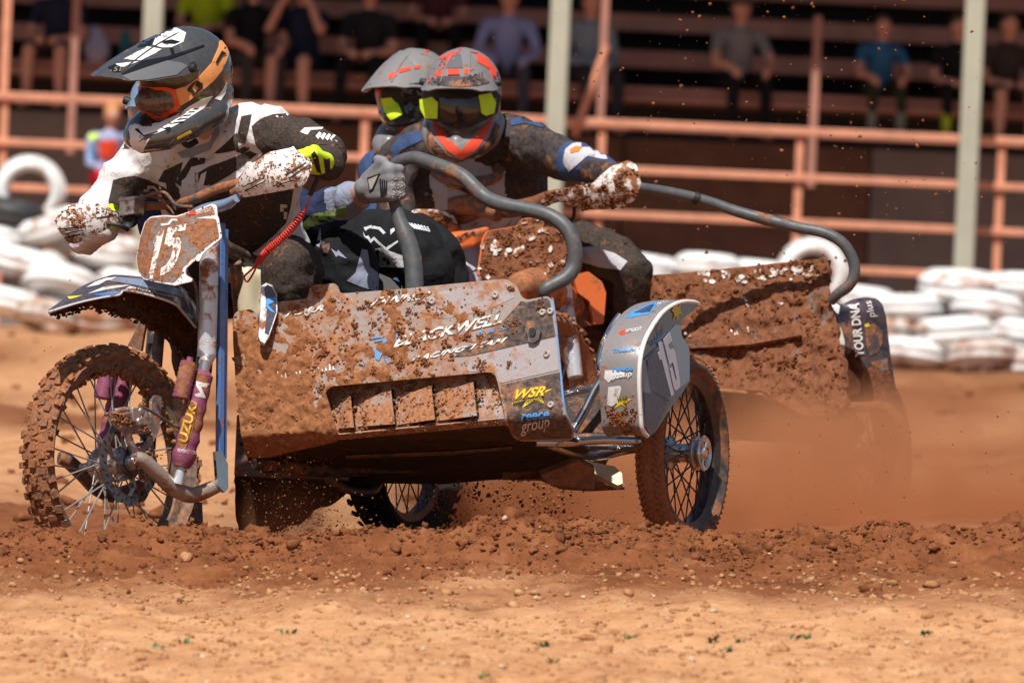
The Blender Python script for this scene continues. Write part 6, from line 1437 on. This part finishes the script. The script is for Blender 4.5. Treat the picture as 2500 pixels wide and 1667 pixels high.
# ================================================================== SPECTATORS
M['s_shoe'] = plain('worn_shoe', (.30, .26, .23), .8)
def cloth(c): 
    k = 'cloth_%.2f_%.2f_%.2f' % c
    if k not in M: M[k] = plain(k, c, .9, var=.15, spec=.1)
    return M[k]
HAIR = plain('brown_hair', (.06, .035, .02), .8); GINGER = plain('ginger_hair', (.48, .22, .07), .8)
def spectator(px, tier, label, shirt, pants, bare=True, hair=None, hat=None, arms='lap', s=1.0, socks=None, sleeve=None, turn=0, dz=0, at=None, legs='sit'):
    if turn == 0: turn = ((px*37) % 41)-20
    if at is None:
        yy = (T1S, 43.2, 44.1)[tier]; z = seat_z[tier]+.025; x = P(px, 200, yy).x
    else: x, yy, z = at
    th = thing('person', (x, yy, z), label, 'person', 'spectators in the stand'); Rz = Matrix.Rotation(R(turn), 3, 'Z')
    V = lambda a, b_, c: Vector((x, yy, z))+Rz @ Vector((a, b_, c))*s
    K = lambda mi, *pts: (mi, [(V(*q[:3]), q[3]*s) for q in pts])
    sl = 2 if sleeve is None else sleeve; lg = 2 if bare else 1
    pr = [K(1, (-.09, .02, .09, .10), (.09, .02, .09, .10)), K(0, (0, .02, .16, .14), (0, -.03, .34, .14), (0, -.06, .46, .13)), K(0, (-.16, -.05, .49, .06), (.16, -.05, .49, .06)),
          K(2, (0, -.07, .56, .05), (0, -.08, .62, .05)), (2, ('e', V(0, -.10, .73), Vector((.078, .095, .115))*s)), (2, [(V(0, -.195, .72), .014*s), (V(0, -.205, .705), .016*s)]), (2, [(V(-.078, -.09, .72), .02*s)]), (2, [(V(.078, -.09, .72), .02*s)])]
    for g in (-1, 1):
        pr.append(K(1, (g*.09, 0, .09, .085), (g*.13, -.26, .10, .075), (g*.14, -.38, .10, .066)))
        pr.append(K(lg, (g*.145, -.43, .08, .058), (g*.15, -.44, -.12, .055), (g*.15, -.42, -.30, .042))); 
        if socks: pr.append(K(3, (g*.15, -.43, -.14, .060), (g*.15, -.42, -.30, .05)))
        pr.append(K(4, (g*.15, -.41, -.37, .042), (g*.16, -.52, -.385, .038), (g*.165, -.57, -.39, .034)))
        if arms == 'lap': pr += [K(0, (g*.19, -.05, .48, .06), (g*.22, -.08, .32, .05)), K(sl, (g*.22, -.08, .32, .046), (g*.23, -.12, .22, .042), (g*.12, -.34, .18, .034), (g*.05, -.38, .17, .038))]
        elif arms == 'face': pr += [K(0, (g*.19, -.06, .48, .06), (g*.23, -.2, .40, .05)), K(sl, (g*.23, -.2, .40, .046), (g*.24, -.28, .36, .042), (g*.14, -.27, .58, .034), (g*.06, -.24, .70, .038))]
        elif arms == 'knees': pr += [K(0, (g*.19, -.06, .48, .06), (g*.24, -.16, .34, .05)), K(sl, (g*.24, -.16, .34, .046), (g*.26, -.24, .24, .042), (g*.16, -.42, .20, .036), (g*.13, -.47, .16, .038))]
        for f_ in range(4):                            # fingers
            e = pr[-1][1][-1][0]; pr.append((2, [(e, .012*s), (e+Vector((g*(-.02+.012*f_), -.05, -.03+.008*f_))*s, .009*s)]))
    bd = body('body', pr, [cloth(shirt), cloth(pants), M['skin'], cloth(socks or (.1, .1, .1)), M['s_shoe']], th, .016, 3, .006, 8, px)
    if hat:
        mb = MB(); mb.lathe(V(0, -.10, .775), Rz @ Vector((0, -.1, 1)), [(.135*s, 0), (.14*s, .012), (.095*s, .02), (.09*s, .09*s), (.05*s, .115*s), (.001, .12*s)], 24); mb.build('hat', cloth(hat), th)
    else: body('hair', [(0, ('e', V(0, -.082, .765), Vector((.088, .10, .095))*s)), (0, ('e', V(0, -.045, .72), Vector((.083, .075, .10))*s))], [hair or HAIR], th, .014, 2, .01, 25)
    return th
NAVY = (.018, .022, .045); BLK = (.012, .012, .014)
spectator(142, 0, 'spectator in navy shirt with bare shins at the far left of the stand', NAVY, (.03, .03, .04), True)
spectator(500, 1, 'spectator in fluorescent yellow vest behind the leading driver\'s helmet', (.42, .55, .02), BLK, False, at=(P(500, 200, 42.9).x, 42.95, seat_z[1]-.14))
spectator(605, 0, 'dark clothed spectator resting a hand on one knee, right of the yellow vest', BLK, (.05, .045, .04), False, arms='knees')
spectator(737, 0, 'spectator in navy shorts holding both hands up to the face', NAVY, NAVY, True, arms='face')
spectator(900, 0, 'spectator in black with white cap left of the trailing helmets', (.02, .02, .022), BLK, False, hat=(.55, .58, .75), arms='lap')
spectator(1235, 0, 'spectator in pale blue long sleeved shirt above the trailing helmets', (.26, .29, .48), (.05, .05, .07), False, sleeve=0, arms='knees')
spectator(1428, 0, 'spectator in grey blue shirt between roof post and slanting brace', (.20, .24, .28), (.03, .03, .04), False, sleeve=0, arms='lap', turn=20)
spectator(1795, 0, 'spectator in brown sun hat and grey vest leaning forward with clasped hands', (.22, .21, .20), BLK, False, hat=(.10, .09, .06), arms='knees')
spectator(2145, 0, 'boy in bright blue T-shirt sitting on the bench', (.035, .13, .24), (.03, .035, .02), False, s=.86, arms='knees', socks=(.2, .2, .15))
spectator(2330, 0, 'dark clothed spectator with yellow green socks left of the right roof post', BLK, BLK, False, s=.9, socks=(.35, .45, .03))
spectator(2452, 0, 'bare legged spectator right of the right roof post', (.05, .035, .03), (.04, .03, .03), True, s=.95)
spectator(640, 2, 'dark clothed spectator on the top bench, mostly above the frame', (.025, .025, .03), BLK, False)
spectator(1060, 1, 'spectator in maroon on the second bench, mostly above the frame', (.10, .03, .035), BLK, False)
# bag and bottle on the benches
o = body('bag', [(0, ('e', P(235, 120, 42.2), (.12, .1, .14))), (0, ('e', P(232, 85, 42.2), (.07, .07, .08)))], [cloth((.30, .30, .40))], None, .015, 2, .015, 9); tag(o, 'crumpled pale bag on the bench left of the roof post', 'bag')
mb = MB(); c = P(305, 118, 42.2); mb.lathe(c, (0, 0, 1), [(.001, -.12), (.045, -.12), (.045, .1), (.03, .13), (.02, .16), (.001, .16)], 18); tag(mb.build('bottle', cloth((.02, .12, .15))), 'teal drink bottle on the bench beside the pale bag', 'bottle')
mb = MB(); c = P(2205, 195, 42.2); mb.lathe(c, (0, 0, 1), [(.001, -.1), (.035, -.1), (.035, .06), (.018, .09), (.015, .12), (.001, .12)], 16); tag(mb.build('bottle', cloth((.30, .02, .03))), 'red drink bottle beside the boy in blue', 'bottle')
# the child on the railing at the left
cz = rail_z[2]+.04; cx_ = P(262, 450, FY).x
ch_ = spectator(262, 0, 'ginger haired child in blue and yellow motocross jersey perched on the railing', (.30, .34, .52), (.62, .02, .04), False, hair=GINGER, s=.82, sleeve=0, arms='lap', turn=18, at=(cx_, FY-.02, cz))
bb = [o for o in ch_.children if o.name.startswith('body')][0]; cc_ = caster(bb)
for pl, mt in (([(205, 310), (228, 285), (250, 290), (245, 330), (222, 345)], 'neon'), ([(205, 350), (225, 345), (240, 375), (225, 395), (205, 390)], 'sky_print'), ([(240, 345), (285, 340), (285, 385), (245, 390)], 'red_print')):
    sheet('jersey_print', pl, cc_, bb, M[mt], 8, .004, off=.006, maxjump=.15)
# ================================================================== FLYING EARTH AND DUST
S.cycles.volume_bounces = 2
pos = []; rad = []
def spray(n, xr, yr, Yr, rr_, p=2.5, keep=None):
    for k in range(n):
        x = rnd.uniform(*xr); y = rnd.uniform(*yr)
        if keep and rnd.random() > keep(x, y): continue
        pos.append(P(x, y, rnd.uniform(*Yr))); rad.append(rr_[0]+(rr_[1]-rr_[0])*rnd.random()**p)
spray(620, (1380, 2500), (0, 640), (.6, 4.5), (.0014, .0078), 4, lambda x, y: .25+.75*max(0, 1-abs(x-1900)/620))
spray(90, (830, 1500), (0, 420), (.8, 4), (.0012, .004), 4); spray(60, (100, 620), (560, 900), (-.3, .4), (.001, .0035), 3)
spray(2600, (590, 900), (1030, 1300), (.05, .5), (.0007, .0042), 5, lambda x, y: max(.05, 1-abs(x-(640+(y-1030)*.45))/150))
spray(2400, (585, 840), (1100, 1305), (.02, .5), (.0007, .0038), 4, lambda x, y: max(.08, 1-abs(x-680)/170)*max(.25, (y-1080)/220)); spray(700, (1060, 1400), (1170, 1300), (.7, 1.5), (.0015, .008), 3); spray(120, (1300, 1560), (1180, 1310), (.6, 1.6), (.0012, .006), 3); spray(160, (1700, 2480), (1000, 1290), (.4, 2), (.001, .004), 3); spray(120, (820, 1080), (1200, 1300), (0, .4), (.001, .005), 3)
o = clods('flying_earth', pos, rad, M['mud'], flat=1, seed=21); tag(o, 'brown earth crumbs flung through the air behind the wheels', 'dirt', kind='stuff')
def dust(name, c, size, dens, col, seed, label):
    mb = MB(); mb.ball(c, size, 28, 16); m = bpy.data.materials.new(name); m.use_nodes = True; nt = m.node_tree; nt.nodes.clear()
    out = nt.nodes.new('ShaderNodeOutputMaterial'); pv = nt.nodes.new('ShaderNodeVolumePrincipled'); pv.inputs['Color'].default_value = (*col, 1); pv.inputs['Anisotropy'].default_value = .1
    tc = nt.nodes.new('ShaderNodeTexCoord'); n = _noise(nt, 2.6, 4, .55, tc.outputs['Object'], .4)
    mp = nt.nodes.new('ShaderNodeMapping'); nt.links.new(tc.outputs['Object'], mp.inputs[0]); mp.vector_type = 'TEXTURE'
    mp.inputs['Location'].default_value = c; mp.inputs['Scale'].default_value = size
    ln_ = nt.nodes.new('ShaderNodeVectorMath'); ln_.operation = 'LENGTH'; nt.links.new(mp.outputs[0], ln_.inputs[0])
    fall = nt.nodes.new('ShaderNodeMapRange'); fall.inputs[1].default_value = 1.0; fall.inputs[2].default_value = .35; fall.inputs[3].default_value = 0; fall.inputs[4].default_value = 1; nt.links.new(ln_.outputs['Value'], fall.inputs[0])
    r_ = _ramp(nt, n.outputs[0], [(.40, .06), (.62, 1.0)])
    m1 = nt.nodes.new('ShaderNodeMath'); m1.operation = 'MULTIPLY'; nt.links.new(fall.outputs[0], m1.inputs[0]); nt.links.new(r_.outputs[0], m1.inputs[1])
    m2 = nt.nodes.new('ShaderNodeMath'); m2.operation = 'MULTIPLY'; m2.inputs[1].default_value = dens; nt.links.new(m1.outputs[0], m2.inputs[0]); nt.links.new(m2.outputs[0], pv.inputs['Density'])
    nt.links.new(pv.outputs[0], out.inputs['Volume']); o = mb.build(name, m); tag(o, label, 'dust', kind='stuff'); return o
dust('dust_cloud', P(2130, 1262, 1.95), Vector((1.75, .95, .46)), 6.2, (.74, .36, .18), 1, 'orange brown dust billowing behind the leading sidecar wheel')
dust('dust_cloud', P(1260, 1290, 1.75), Vector((.80, .42, .30)), 13, (.58, .26, .125), 2, 'dense brown dust thrown up under the leading sidecar by its rear wheel')
dust('dust_cloud', P(700, 1270, .38), Vector((.26, .16, .15)), 5, (.58, .26, .12), 3, 'small brown burst of earth thrown up behind the leading front wheel')
